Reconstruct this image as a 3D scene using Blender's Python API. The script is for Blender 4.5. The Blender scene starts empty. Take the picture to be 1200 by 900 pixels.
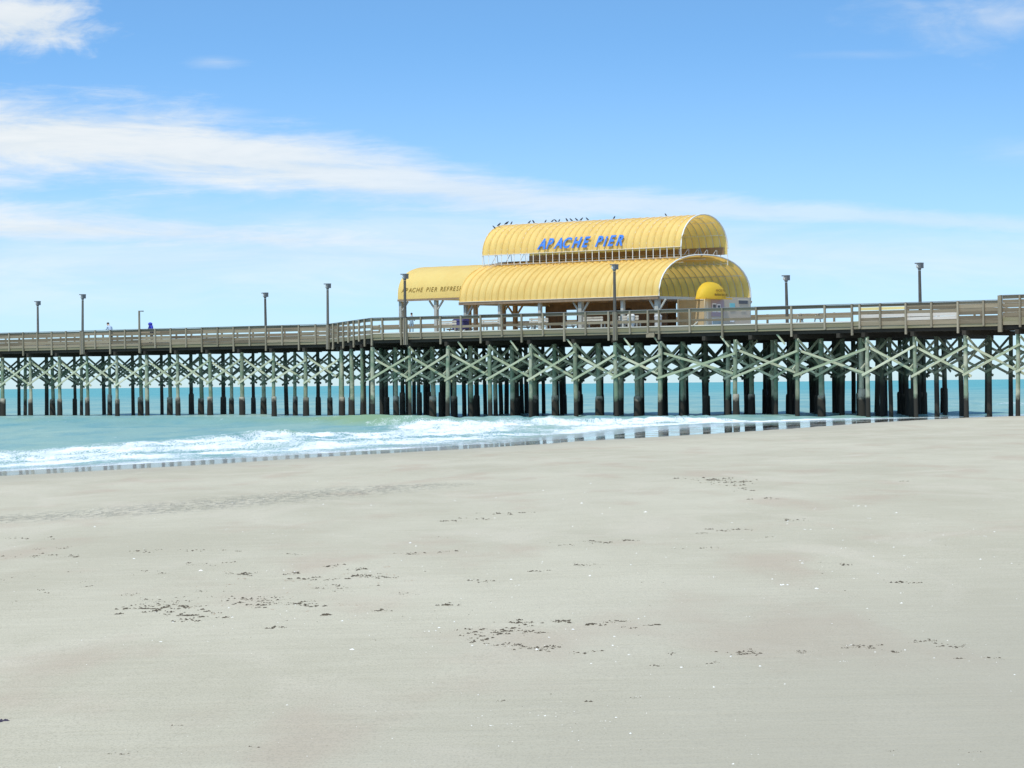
import bpy, bmesh, math, random
import numpy as np
from mathutils import Vector, Matrix, Quaternion

random.seed(7)
RNG = np.random.default_rng(7)
SC = bpy.context.scene
COL = SC.collection

# ------------------------------------------------------------------ camera
EYE = 2.6                       # metres above the sea
FOC = 3700.0                    # focal length in units of a 1200-wide frame
ROLL = 0.0099
cam = bpy.data.cameras.new('camera')
cam.sensor_width = 36.0
cam.lens = FOC / 1200.0 * 36.0
cam.clip_start = 0.5
cam.clip_end = 80000.0
co = bpy.data.objects.new('camera', cam)
COL.objects.link(co)
co.matrix_world = Matrix.Translation((0, 0, EYE)) @ Matrix.Rotation(math.pi / 2, 4, 'X') @ Matrix.Rotation(-ROLL, 4, 'Z')
SC.camera = co

# ------------------------------------------------------------------ colour management
SC.view_settings.view_transform = 'Standard'
SC.view_settings.look = 'None'
SC.view_settings.gamma = 1.0
SC.view_settings.use_curve_mapping = False
SC.view_settings.exposure = 0.12

# ------------------------------------------------------------------ sun
SUN_DIR = Vector((-0.42, -0.80, 0)).normalized()
SUN_EL = math.radians(60)
SUN_VEC = Vector((SUN_DIR.x * math.cos(SUN_EL), SUN_DIR.y * math.cos(SUN_EL), math.sin(SUN_EL)))
sl = bpy.data.lights.new('sun', 'SUN')
sl.energy = 3.4
sl.angle = math.radians(0.55)
sl.color = (1.0, 0.94, 0.82)
so = bpy.data.objects.new('sun', sl)
COL.objects.link(so)
so.rotation_mode = 'QUATERNION'
so.rotation_quaternion = SUN_VEC.to_track_quat('Z', 'Y')


# ------------------------------------------------------------------ node helper
class NT:
    def __init__(self, tree):
        self.t = tree
        self.L = tree.links

    def n(self, typ, **kw):
        nd = self.t.nodes.new(typ)
        for k, v in kw.items():
            setattr(nd, k, v)
        return nd

    def put(self, sock, v):
        if isinstance(v, bpy.types.NodeSocket):
            self.L.new(v, sock)
        elif v is not None:
            try:
                sock.default_value = v
            except Exception:
                sock.default_value = tuple(v) + (1.0,)

    def m(self, op, a, b=None, c=None, clamp=False):
        nd = self.n('ShaderNodeMath', operation=op, use_clamp=clamp)
        for i, v in enumerate((a, b, c)):
            if v is not None:
                self.put(nd.inputs[i], v)
        return nd.outputs[0]

    def mix(self, f, a, b, blend='MIX'):
        nd = self.n('ShaderNodeMix', data_type='RGBA', blend_type=blend, clamp_factor=True)
        self.put(nd.inputs[0], f)
        self.put(nd.inputs[6], a)
        self.put(nd.inputs[7], b)
        return nd.outputs[2]

    def rng(self, v, a, b, c=0.0, d=1.0, smooth=True):
        nd = self.n('ShaderNodeMapRange', interpolation_type='SMOOTHSTEP' if smooth else 'LINEAR')
        nd.clamp = True
        for i, x in enumerate((v, a, b, c, d)):
            self.put(nd.inputs[i], x)
        return nd.outputs[0]

    def noise(self, vec, scale, detail=3.0, rough=0.55, dist=0.0):
        nd = self.n('ShaderNodeTexNoise')
        if vec is not None:
            self.put(nd.inputs['Vector'], vec)
        self.put(nd.inputs['Scale'], scale)
        self.put(nd.inputs['Detail'], detail)
        self.put(nd.inputs['Roughness'], rough)
        self.put(nd.inputs['Distortion'], dist)
        return nd.outputs[0]

    def vmul(self, vec, s, add=(0, 0, 0)):
        nd = self.n('ShaderNodeVectorMath', operation='MULTIPLY_ADD')
        self.put(nd.inputs[0], vec)
        nd.inputs[1].default_value = s
        nd.inputs[2].default_value = add
        return nd.outputs[0]

    def attr(self, name):
        nd = self.n('ShaderNodeAttribute', attribute_name=name)
        return nd.outputs['Fac']

    def ramp(self, f, stops):
        nd = self.n('ShaderNodeValToRGB')
        el = nd.color_ramp.elements
        while len(el) < len(stops):
            el.new(0.5)
        for e, (p, c) in zip(el, stops):
            e.position = p
            e.color = tuple(c) + (1.0,)
        self.put(nd.inputs[0], f)
        return nd.outputs[0]

    def curve(self, f, pts):
        nd = self.n('ShaderNodeFloatCurve')
        cm = nd.mapping
        cm.extend = 'HORIZONTAL'
        c = cm.curves[0]
        while len(c.points) < len(pts):
            c.points.new(0.5, 0.5)
        for p, (x, y) in zip(c.points, pts):
            p.location = (x, y)
            p.handle_type = 'AUTO'
        cm.update()
        self.put(nd.inputs['Value'], f)
        return nd.outputs[0]


# ------------------------------------------------------------------ sky
def build_world():
    w = bpy.data.worlds.new('World')
    SC.world = w
    w.use_nodes = True
    w.node_tree.nodes.clear()
    T = NT(w.node_tree)
    tc = T.n('ShaderNodeTexCoord').outputs['Generated']
    sep = T.n('ShaderNodeSeparateXYZ')
    T.put(sep.inputs[0], tc)
    x, y, z = sep.outputs
    # the sky deepens quickly above the sea: the elevation is stretched before the sky is looked up
    zz = T.m('MULTIPLY_ADD', T.m('MAXIMUM', z, 0.0), 3.8, 0.04)
    cmb = T.n('ShaderNodeCombineXYZ')
    for i, v in enumerate((x, y, zz)):
        T.put(cmb.inputs[i], v)
    nrm = T.n('ShaderNodeVectorMath', operation='NORMALIZE')
    T.put(nrm.inputs[0], cmb.outputs[0])
    sky = T.n('ShaderNodeTexSky', sky_type='NISHITA')
    sky.sun_disc = False
    sky.sun_elevation = SUN_EL
    sky.sun_rotation = math.atan2(SUN_DIR.x, SUN_DIR.y)
    sky.air_density = 1.0
    sky.dust_density = 0.6
    sky.ozone_density = 1.6
    T.put(sky.inputs[0], nrm.outputs[0])
    base = T.mix(1.0, sky.outputs[0], SKY_TINT, 'MULTIPLY')
    # horizon veil
    veil = T.m('POWER', T.m('SUBTRACT', 1.0, T.m('MULTIPLY', T.m('MAXIMUM', z, 0.0), 9.0, clamp=True), clamp=True), 1.6)
    base = T.mix(T.m('MULTIPLY', veil, 0.85), base, (4.6, 5.5, 6.05))

    def px(xx):
        return (xx - 600) / FOC

    def py(xx, yy):
        return ((450 - yy) - ROLL * (xx - 600)) / FOC
    U0, U1, VM = -0.30, 0.30, 0.15

    def crv(pts):
        q = sorted(((px(a) - U0) / (U1 - U0), b) for a, b in pts)
        return T.curve(un, q)
    un = T.m('DIVIDE', T.m('SUBTRACT', x, U0), U1 - U0, clamp=True)
    wisp = T.noise(T.vmul(tc, (16, 16, 110)), 1.0, 7.0, 0.62, 0.6)
    fine = T.noise(T.vmul(tc, (60, 60, 260), (3, 1, 7)), 1.0, 5.0, 0.65, 0.4)
    puff = T.noise(T.vmul(tc, (45, 45, 90), (5, 2, 9)), 1.0, 7.0, 0.6, 0.5)
    nz = T.m('ADD', T.m('MULTIPLY', T.m('SUBTRACT', wisp, 0.5), 1.5), T.m('MULTIPLY', T.m('SUBTRACT', fine, 0.5), 0.7))
    nzp = T.m('ADD', T.m('MULTIPLY', T.m('SUBTRACT', puff, 0.5), 2.0), T.m('MULTIPLY', T.m('SUBTRACT', fine, 0.5), 0.7))

    def band(ctr, half, strength, noise, soft=0.75):
        c = T.m('MULTIPLY', crv([(a, py(a, b) / VM) for a, b in ctr]), VM)
        h = T.m('MULTIPLY', crv([(a, b / FOC / VM * 2) for a, b in half]), VM / 2)
        s = crv(strength)
        d = T.m('DIVIDE', T.m('ABSOLUTE', T.m('SUBTRACT', z, c)), h)
        f = T.m('ADD', T.m('SUBTRACT', 1.0, d), noise)
        return T.m('MULTIPLY', T.rng(f, 0.0, soft), s)

    def blob(cx, cy, rx, ry, strength, noise, soft=0.9):
        a = T.m('DIVIDE', T.m('SUBTRACT', x, px(cx)), rx / FOC)
        b = T.m('DIVIDE', T.m('SUBTRACT', z, py(cx, cy)), ry / FOC)
        r = T.m('SQRT', T.m('ADD', T.m('MULTIPLY', a, a), T.m('MULTIPLY', b, b)))
        f = T.m('ADD', T.m('SUBTRACT', 1.0, r), noise)
        return T.m('MULTIPLY', T.rng(f, 0.0, soft), strength)
    parts = [
        band([(-500, 165), (0, 166), (150, 172), (300, 190), (450, 212), (560, 228), (650, 237), (800, 244), (1000, 255), (1200, 267), (1700, 290)],
             [(-500, 74), (0, 70), (150, 70), (300, 64), (450, 52), (560, 41), (650, 32), (800, 24), (1000, 18), (1200, 14), (1700, 14)],
             [(-500, .92), (0, .92), (300, .86), (560, .70), (800, .56), (1200, .36), (1700, .4)], nz, 0.95),
        band([(-500, 262), (0, 268), (200, 276), (350, 282), (500, 286), (1700, 330)],
             [(-500, 40), (0, 40), (200, 36), (350, 32), (500, 28), (1700, 24)],
             [(-500, .88), (0, .88), (200, .82), (350, .74), (500, .56), (640, .38), (1700, .16)], nz, 1.2),
        band([(-500, 300), (0, 310), (600, 290), (1200, 310), (1700, 320)], [(-500, 110), (0, 100), (600, 85), (1200, 60), (1700, 60)], [(-500, .52), (0, .52), (600, .60), (1200, .42), (1700, .42)], T.m('MULTIPLY', nz, 0.6), 1.3),
        blob(35, 30, 118, 44, .9, nzp), blob(1150, 32, 190, 50, .62, nzp, 1.9), blob(262, 76, 46, 10, .42, nz, 1.6),
        blob(268, 134, 70, 10, .38, nz, 1.6), blob(1190, 182, 80, 24, .20, nz, 1.6), blob(1010, 68, 110, 9, .2, nz, 1.6),
    ]
    # scattered cloud of the same kind over the rest of the sky
    rest = T.noise(T.vmul(tc, (2.6, 2.6, 7.0), (1, 4, 2)), 1.0, 7.0, 0.6, 0.6)
    parts.append(T.m('MULTIPLY', T.m('MULTIPLY', T.rng(rest, 0.50, 0.74), T.rng(z, 0.12, 0.24)), 0.45))
    cl = parts[0]
    for p in parts[1:]:
        cl = T.m('MAXIMUM', cl, p)
    shade = T.mix(T.rng(wisp, 0.3, 0.7), (5.9, 6.4, 6.7), (7.0, 7.2, 7.2))
    colr = T.mix(cl, base, shade)
    bg = T.n('ShaderNodeBackground')
    T.put(bg.inputs['Color'], colr)
    bg.inputs['Strength'].default_value = 0.12
    out = T.n('ShaderNodeOutputWorld')
    T.L.new(bg.outputs[0], out.inputs[0])


SKY_TINT = (1.24, 1.78, 1.96, 1.0)
build_world()


# ------------------------------------------------------------------ materials
def new_mat(name):
    m = bpy.data.materials.new(name)
    m.use_nodes = True
    m.node_tree.nodes.clear()
    T = NT(m.node_tree)
    out = T.n('ShaderNodeOutputMaterial')
    return m, T, out


def principled(T, out, color, rough=0.7, spec=0.3, normal=None, metallic=0.0):
    p = T.n('ShaderNodeBsdfPrincipled')
    T.put(p.inputs['Base Color'], color)
    T.put(p.inputs['Roughness'], rough)
    T.put(p.inputs['Specular IOR Level'], spec)
    T.put(p.inputs['Metallic'], metallic)
    if normal is not None:
        T.L.new(normal, p.inputs['Normal'])
    if out is not None:
        T.L.new(p.outputs[0], out.inputs[0])
    return p


def bump(T, h, strength, dist=0.02):
    b = T.n('ShaderNodeBump')
    T.put(b.inputs['Height'], h)
    T.put(b.inputs['Strength'], strength)
    T.put(b.inputs['Distance'], dist)
    return b.outputs[0]


def simple(name, color, rough=0.6, spec=0.3, var=0.12, scale=6.0, metallic=0.0):
    m, T, out = new_mat(name)
    pos = T.n('ShaderNodeTexCoord').outputs['Object']
    nz = T.noise(pos, scale, 4.0)
    lo = tuple(c * (1 - var) for c in color)
    hi = tuple(min(1, c * (1 + var)) for c in color)
    principled(T, out, T.mix(nz, lo, hi), rough, spec, bump(T, nz, 0.2, 0.01), metallic)
    return m


def wood(name, lo, hi, stain, grain=(2.0, 2.0, 2.0), green=None, tide=False, moss=0.0):
    m, T, out = new_mat(name)
    tcn = T.n('ShaderNodeTexCoord')
    oi = T.n('ShaderNodeObjectInfo')
    rnd = oi.outputs['Random']
    geo = T.n('ShaderNodeNewGeometry')
    off = T.n('ShaderNodeCombineXYZ')
    for i in range(3):
        T.put(off.inputs[i], T.m('MULTIPLY', rnd, 37.0 + 11 * i))
    v = T.n('ShaderNodeVectorMath', operation='ADD')
    T.put(v.inputs[0], tcn.outputs['Object'])
    T.put(v.inputs[1], off.outputs[0])
    g = T.noise(T.vmul(v.outputs[0], grain), 3.0, 5.0, 0.65)
    big = T.noise(v.outputs[0], 1.1, 3.0)
    f = T.m('ADD', T.m('MULTIPLY', g, 0.55), T.m('MULTIPLY', T.m('ADD', big, T.m('MULTIPLY', rnd, 1.0)), 0.32), clamp=True)
    col = T.mix(T.rng(f, 0.30, 0.80), lo, hi)
    col = T.mix(T.m('MULTIPLY', T.rng(big, 0.56, 0.72), 0.55), col, stain)
    if green is not None:
        gz = T.noise(v.outputs[0], 0.8, 3.0)
        col = T.mix(T.m('MULTIPLY', T.rng(gz, 0.35, 0.65), 0.75), col, green)
    if tide:
        sp = T.n('ShaderNodeSeparateXYZ')
        T.put(sp.inputs[0], geo.outputs['Position'])
        zz = T.m('ADD', sp.outputs[2], T.m('MULTIPLY', T.m('SUBTRACT', T.noise(v.outputs[0], 2.5, 4.0), 0.5), 1.0))
        col = T.mix(T.rng(zz, tide[0], tide[1]), col, (0.035, 0.032, 0.026))
    principled(T, out, col, 0.85, 0.15, bump(T, g, 0.5, 0.02))
    return m


M = {}
M['rail'] = wood('weathered_rail_wood', (0.10, 0.078, 0.052), (0.29, 0.24, 0.165), (0.055, 0.045, 0.035), (0.5, 6, 6))
M['rail_cap'] = wood('grey_cap_wood', (0.13, 0.14, 0.14), (0.22, 0.23, 0.23), (0.14, 0.14, 0.13), (0.5, 6, 6))
M['fascia'] = wood('mossy_rim_wood', (0.15, 0.13, 0.09), (0.30, 0.26, 0.18), (0.10, 0.09, 0.05), (0.5, 6, 6), green=(0.19, 0.175, 0.095))
M['pale'] = wood('pale_new_wood', (0.36, 0.32, 0.28), (0.56, 0.51, 0.45), (0.16, 0.14, 0.12), (0.5, 6, 6))
M['yellow_board'] = wood('yellow_painted_wood', (0.62, 0.49, 0.20), (0.74, 0.63, 0.34), (0.45, 0.33, 0.13), (0.5, 6, 6))
M['post'] = wood('grey_post_wood', (0.17, 0.145, 0.10), (0.32, 0.275, 0.20), (0.10, 0.09, 0.065), (6, 6, 0.5))
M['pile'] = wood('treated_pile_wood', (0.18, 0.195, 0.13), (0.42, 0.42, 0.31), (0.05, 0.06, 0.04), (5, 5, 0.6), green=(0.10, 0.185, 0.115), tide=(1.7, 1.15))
M['pile_shaded'] = wood('shaded_pile_wood', (0.045, 0.048, 0.036), (0.13, 0.135, 0.098), (0.03, 0.03, 0.022), (5, 5, 0.6), green=(0.055, 0.095, 0.058), tide=(3.0, 2.1))  # inner-row pile colour, darkened to hold the shade under the deck
M['brace_shaded'] = wood('shaded_green_brace_wood', (0.10, 0.11, 0.08), (0.25, 0.26, 0.19), (0.05, 0.06, 0.04), (0.5, 6, 6), green=(0.09, 0.145, 0.09))  # brace colour with the shade behind the front row painted in
M['jacket_shaded'] = wood('shaded_barnacled_jacket', (0.035, 0.03, 0.025), (0.09, 0.08, 0.065), (0.02, 0.02, 0.015), (4, 4, 2), tide=(1.7, 1.15))  # inner-row jacket colour, under-deck shade mixed into it
M['jacket'] = wood('barnacled_jacket', (0.22, 0.20, 0.15), (0.42, 0.38, 0.30), (0.07, 0.06, 0.05), (4, 4, 2), tide=(1.7, 1.15))
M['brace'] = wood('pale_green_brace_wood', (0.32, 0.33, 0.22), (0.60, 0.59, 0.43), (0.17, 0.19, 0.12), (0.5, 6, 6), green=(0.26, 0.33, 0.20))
M['under'] = wood('shaded_joist_wood', (0.022, 0.019, 0.015), (0.05, 0.043, 0.033), (0.012, 0.011, 0.009), (0.5, 6, 6))  # near-black tone takes in the shade below the deck
M['deck'] = wood('deck_board_wood', (0.30, 0.27, 0.22), (0.42, 0.38, 0.31), (0.2, 0.18, 0.14), (6, 0.5, 6))
M['timber'] = wood('brown_timber', (0.20, 0.14, 0.09), (0.34, 0.25, 0.17), (0.10, 0.07, 0.05), (6, 6, 0.5))
M['grey_timber'] = wood('grey_timber', (0.30, 0.30, 0.27), (0.44, 0.44, 0.40), (0.17, 0.17, 0.15), (6, 6, 0.5))
M['shed'] = wood('dark_shed_wood', (0.075, 0.05, 0.036), (0.14, 0.095, 0.065), (0.03, 0.02, 0.015), (6, 6, 0.5))
M['bench'] = wood('bleached_bench_wood', (0.42, 0.38, 0.31), (0.60, 0.55, 0.47), (0.2, 0.17, 0.13), (0.5, 6, 6))
M['steel'] = simple('galvanised_steel', (0.46, 0.46, 0.45), 0.45, 0.4, 0.15)
M['white_steel'] = simple('white_painted_steel', (0.72, 0.71, 0.67), 0.45, 0.4, 0.08)
M['lamp_metal'] = simple('dark_lamp_metal', (0.14, 0.14, 0.14), 0.5, 0.4, 0.2)
M['lamp_glass'] = simple('frosted_lamp_globe', (0.62, 0.60, 0.56), 0.25, 0.5, 0.08)
M['lamp_pole'] = wood('dark_lamp_pole', (0.075, 0.07, 0.06), (0.15, 0.14, 0.125), (0.05, 0.045, 0.04), (6, 6, 0.5))
M['letter_blue'] = simple('blue_letter_paint', (0.06, 0.20, 0.62), 0.4, 0.4, 0.25, 3.0)
M['letter_dark'] = simple('brown_print', (0.24, 0.15, 0.03), 0.7, 0.2, 0.1)
M['plaster_tan'] = simple('tan_siding', (0.43, 0.34, 0.21), 0.8, 0.2, 0.1)
M['plaster_pale'] = simple('pale_siding', (0.52, 0.44, 0.34), 0.8, 0.2, 0.08)
M['trim'] = simple('cream_trim', (0.66, 0.60, 0.48), 0.6, 0.3, 0.06)
M['poster_white'] = simple('white_poster', (0.78, 0.78, 0.78), 0.5, 0.3, 0.04)
M['poster_dark'] = simple('dark_print', (0.10, 0.10, 0.11), 0.5, 0.3, 0.2)
M['poster_purple'] = simple('mauve_notice_board', (0.40, 0.31, 0.34), 0.6, 0.3, 0.08)
M['poster_cyan'] = simple('turquoise_notice', (0.20, 0.52, 0.55), 0.5, 0.3, 0.12)
M['black'] = simple('black_feather', (0.03, 0.03, 0.035), 0.6, 0.3, 0.3)
M['beak'] = simple('dark_beak', (0.12, 0.10, 0.06), 0.5, 0.3, 0.1)
M['navy'] = simple('navy_plastic', (0.05, 0.045, 0.13), 0.45, 0.4, 0.15)
M['skin'] = simple('skin', (0.50, 0.32, 0.23), 0.6, 0.3, 0.06)
M['hair'] = simple('dark_hair', (0.05, 0.035, 0.025), 0.6, 0.3, 0.2)
M['cloth_pale_blue'] = simple('pale_blue_cloth', (0.42, 0.52, 0.64), 0.85, 0.15, 0.08)
M['cloth_royal'] = simple('royal_blue_cloth', (0.05, 0.06, 0.42), 0.85, 0.15, 0.15)
M['cloth_grey'] = simple('grey_blue_cloth', (0.24, 0.34, 0.42), 0.85, 0.15, 0.1)
M['cloth_dark'] = simple('dark_trousers', (0.06, 0.065, 0.085), 0.85, 0.15, 0.2)
M['seaweed'] = simple('dry_seaweed', (0.085, 0.068, 0.045), 0.8, 0.2, 0.5, 40.0)
M['shadow_purple'] = simple('purple_shadow_tone', (0.045, 0.035, 0.055), 0.7, 0.3, 0.3, 20.0)  # colour of the shadow laid on the sand as flakes
M['shell'] = simple('bleached_shell', (0.82, 0.80, 0.74), 0.5, 0.4, 0.06, 30.0)
M['shell_tan'] = simple('tan_shell_grit', (0.36, 0.27, 0.19), 0.7, 0.3, 0.3, 30.0)


def fabric_mat(name, base, dirt):
    m, T, out = new_mat(name)
    pos = T.n('ShaderNodeTexCoord').outputs['Object']
    a = T.noise(pos, 0.55, 4.0)
    b = T.noise(T.vmul(pos, (1, 1, 0.3)), 3.0, 5.0, 0.6)
    col = T.mix(T.m('MULTIPLY', T.rng(T.m('ADD', T.m('MULTIPLY', a, .6), T.m('MULTIPLY', b, .4)), 0.42, 0.68), 0.75), base, dirt)
    p = principled(T, None, col, 0.55, 0.25, bump(T, b, 0.08, 0.02))
    tr = T.n('ShaderNodeBsdfTranslucent')
    T.put(tr.inputs['Color'], T.mix(0.55, col, (0.98, 0.58, 0.08)))
    mx = T.n('ShaderNodeMixShader')
    mx.inputs[0].default_value = 0.42
    T.L.new(p.outputs[0], mx.inputs[1])
    T.L.new(tr.outputs[0], mx.inputs[2])
    T.L.new(mx.outputs[0], out.inputs[0])
    return m


M['fabric_seam_shade'] = fabric_mat('yellow_seam_shade', (0.80, 0.55, 0.16), (0.70, 0.46, 0.13))  # seam strips darkened to carry the shading between the ribs
M['fabric'] = fabric_mat('yellow_ribbed_fabric', (0.97, 0.725, 0.265), (0.85, 0.59, 0.18))
M['fabric_plain'] = fabric_mat('yellow_plain_fabric', (0.96, 0.74, 0.27), (0.92, 0.67, 0.23))
M['fabric_awning'] = fabric_mat('bright_yellow_fabric', (0.88, 0.62, 0.06), (0.80, 0.55, 0.06))


def sand_mat():
    m, T, out = new_mat('beach_sand')
    pos = T.n('ShaderNodeNewGeometry').outputs['Position']
    wet = T.attr('wet')
    damp = T.attr('damp')
    rip = T.attr('ripple')
    broad = T.noise(T.vmul(pos, (0.10, 0.05, 0.1)), 1.0, 4.0)
    mid = T.noise(T.vmul(pos, (0.7, 0.22, 0.5)), 1.0, 5.0, 0.6)
    fine = T.noise(pos, 60.0, 4.0, 0.7)
    streak = T.noise(T.vmul(pos, (1.2, 5.0, 1.0)), 1.0, 5.0, 0.65)
    f = T.m('ADD', T.m('MULTIPLY', broad, 0.5), T.m('ADD', T.m('MULTIPLY', mid, 0.25), T.m('MULTIPLY', streak, 0.25)))
    col = T.mix(T.rng(f, 0.38, 0.62), (0.46, 0.412, 0.298), (0.55, 0.497, 0.37))
    pink = T.noise(T.vmul(pos, (0.55, 0.14, 0.3), (4, 2, 0)), 1.0, 4.0, 0.55)
    col = T.mix(T.m('MULTIPLY', T.rng(pink, 0.52, 0.70), 0.5), col, (0.45, 0.345, 0.255))
    pale = T.noise(T.vmul(pos, (0.35, 0.10, 0.3), (9, 7, 0)), 1.0, 5.0, 0.6, 1.2)
    col = T.mix(T.m('MULTIPLY', T.rng(pale, 0.50, 0.70), 0.6), col, (0.57, 0.505, 0.385))
    grit = T.noise(T.vmul(pos, (160, 60, 160)), 1.0, 2.0, 0.6)
    col = T.mix(T.m('MULTIPLY', T.rng(grit, 0.60, 0.70), 0.5), col, (0.20, 0.17, 0.13))
    speck = T.noise(T.vmul(pos, (70, 24, 70), (3, 3, 3)), 1.0, 3.0, 0.7)
    col = T.mix(T.m('MULTIPLY', T.rng(speck, 0.45, 0.70), 0.46), col, (0.24, 0.21, 0.155))
    # ripple troughs are coloured darker
    rn = T.noise(T.vmul(pos, (7.5, 2.0, 1.0)), 1.0, 3.0, 0.6, 0.3)
    ripm = T.m('MULTIPLY', rip, T.rng(rn, 0.47, 0.58))
    lowz = T.rng(T.m('ADD', T.attr('near'), T.m('MULTIPLY', T.m('SUBTRACT', broad, 0.5), 0.5)), 0.2, 0.8)
    col = T.mix(T.m('MULTIPLY', lowz, 0.8), col, (0.355, 0.318, 0.238))
    col = T.mix(T.m('MULTIPLY', ripm, 0.45), col, (0.20, 0.19, 0.155))
    col = T.mix(T.m('MULTIPLY', damp, 0.5), col, (0.36, 0.33, 0.255))
    col = T.mix(T.m('MULTIPLY', wet, 0.8), col, (0.24, 0.225, 0.185))
    dry = T.m('SUBTRACT', 1.0, wet)
    h = T.m('ADD', T.m('MULTIPLY', mid, 0.5), T.m('ADD', T.m('MULTIPLY', streak, 0.5), T.m('MULTIPLY', fine, 0.05)))
    h = T.m('SUBTRACT', h, T.m('MULTIPLY', ripm, 0.7))
    h = T.m('MULTIPLY', h, dry)
    nb = bump(T, h, 0.9, 0.04)
    rough = T.m('ADD', T.m('MULTIPLY', dry, 0.86), 0.04)
    p = principled(T, None, col, rough, 0.12, nb)
    # the water film on the wet strip mirrors what stands behind it
    gl = T.n('ShaderNodeBsdfGlossy')
    gl.inputs['Roughness'].default_value = 0.05
    T.L.new(bump(T, T.noise(T.vmul(pos, (3.0, 1.0, 1.0)), 1.0, 3.0), 0.12, 0.01), gl.inputs['Normal'])
    gl.inputs['Color'].default_value = (0.92, 0.93, 0.94, 1)
    mx = T.n('ShaderNodeMixShader')
    T.put(mx.inputs[0], T.m('MULTIPLY', wet, 0.78))
    T.L.new(p.outputs[0], mx.inputs[1])
    T.L.new(gl.outputs[0], mx.inputs[2])
    T.L.new(mx.outputs[0], out.inputs[0])
    return m


def sea_mat():
    m, T, out = new_mat('sea_water')
    pos = T.n('ShaderNodeNewGeometry').outputs['Position']
    foam = T.attr('foam')
    thin = T.attr('thin')
    crest = T.attr('crest')
    far = T.attr('far')
    n1 = T.noise(T.vmul(pos, (0.5, 0.25, 0.5)), 1.0, 5.0, 0.6)
    n2 = T.noise(T.vmul(pos, (0.05, 0.02, 0.05)), 1.0, 4.0, 0.6)
    n3 = T.noise(T.vmul(pos, (0.30, 0.06, 0.2), (8, 3, 0)), 1.0, 5.0, 0.6)
    near = T.mix(T.rng(n2, 0.35, 0.65), (0.20, 0.34, 0.31), (0.28, 0.40, 0.335))
    deep = T.mix(T.rng(n2, 0.35, 0.65), (0.085, 0.31, 0.325), (0.13, 0.355, 0.35))
    col = T.mix(far, near, deep)
    col = T.mix(T.m('MULTIPLY', T.rng(n3, 0.46, 0.66), 0.35), col, (0.06, 0.24, 0.30))
    col = T.mix(T.m('MULTIPLY', crest, 0.95), col, (0.22, 0.33, 0.17))
    h = T.m('ADD', T.m('MULTIPLY', n1, 0.6), T.m('MULTIPLY', T.noise(T.vmul(pos, (2.2, 1.2, 1)), 1.0, 4.0, 0.6), 0.4))
    calm = T.m('SUBTRACT', 1.0, T.m('MULTIPLY', thin, 0.93))
    nb = bump(T, T.m('MULTIPLY', h, calm), 0.8, 0.25)
    d = T.n('ShaderNodeBsdfDiffuse')
    T.put(d.inputs['Color'], T.mix(T.m('MULTIPLY', thin, 0.75), col, (0.50, 0.52, 0.52)))
    T.L.new(nb, d.inputs['Normal'])
    g = T.n('ShaderNodeBsdfGlossy')
    g.inputs['Color'].default_value = (0.95, 0.97, 1, 1)
    T.put(g.inputs['Roughness'], T.m('SUBTRACT', 0.16, T.m('MULTIPLY', thin, 0.1)))
    T.L.new(nb, g.inputs['Normal'])
    wat = T.n('ShaderNodeMixShader')
    T.put(wat.inputs[0], T.m('ADD', 0.14, T.m('MULTIPLY', thin, 0.36)))
    T.L.new(d.outputs[0], wat.inputs[1])
    T.L.new(g.outputs[0], wat.inputs[2])
    # foam
    fn = T.noise(T.vmul(pos, (2.6, 0.5, 1.0)), 1.0, 6.0, 0.65, 0.7)
    fn2 = T.noise(T.vmul(pos, (0.5, 0.16, 1.0), (2, 5, 0)), 1.0, 4.0, 0.6)
    ff = T.m('ADD', foam, T.m('ADD', T.m('MULTIPLY', T.m('SUBTRACT', fn, 0.5), 1.3), T.m('MULTIPLY', T.m('SUBTRACT', fn2, 0.5), 0.9)))
    vo = T.n('ShaderNodeTexVoronoi', feature='DISTANCE_TO_EDGE')
    wv = T.n('ShaderNodeVectorMath', operation='ADD')
    T.put(wv.inputs[0], T.vmul(pos, (1.7, 0.55, 1.0)))
    T.put(wv.inputs[1], fn2)
    T.put(vo.inputs['Vector'], wv.outputs[0])
    ff = T.m('ADD', ff, T.m('MULTIPLY', T.m('SUBTRACT', T.rng(vo.outputs['Distance'], 0.22, 0.02), 0.45), 0.42))
    fm = T.rng(ff, 0.38, 0.62)
    fd = T.n('ShaderNodeBsdfDiffuse')
    T.put(fd.inputs['Color'], T.mix(T.rng(fn, 0.3, 0.7), (0.66, 0.70, 0.72), (0.86, 0.87, 0.87)))
    T.L.new(bump(T, fn, 1.0, 0.12), fd.inputs['Normal'])
    mx = T.n('ShaderNodeMixShader')
    T.put(mx.inputs[0], T.m('MULTIPLY', fm, T.rng(foam, 0.30, 0.95, 0.42, 1.0)))
    T.L.new(wat.outputs[0], mx.inputs[1])
    T.L.new(fd.outputs[0], mx.inputs[2])
    T.L.new(mx.outputs[0], out.inputs[0])
    return m


M['sand'] = sand_mat()
M['sea'] = sea_mat()


# ------------------------------------------------------------------ mesh helpers
def link(o, parent=None):
    COL.objects.link(o)
    if parent is not None:
        o.parent = parent
    return o


def tag(o, label=None, cat=None, group=None, kind=None):
    if label:
        o['label'] = label
    if cat:
        o['category'] = cat
    if group:
        o['group'] = group
    if kind:
        o['kind'] = kind
    return o


def frame_of(d, up=Vector((0, 0, 1))):
    d = d.normalized()
    if abs(d.dot(up)) > 0.98:
        up = Vector((0, 1, 0))
    x = d.cross(up).normalized()
    return d, x, x.cross(d).normalized()


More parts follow.
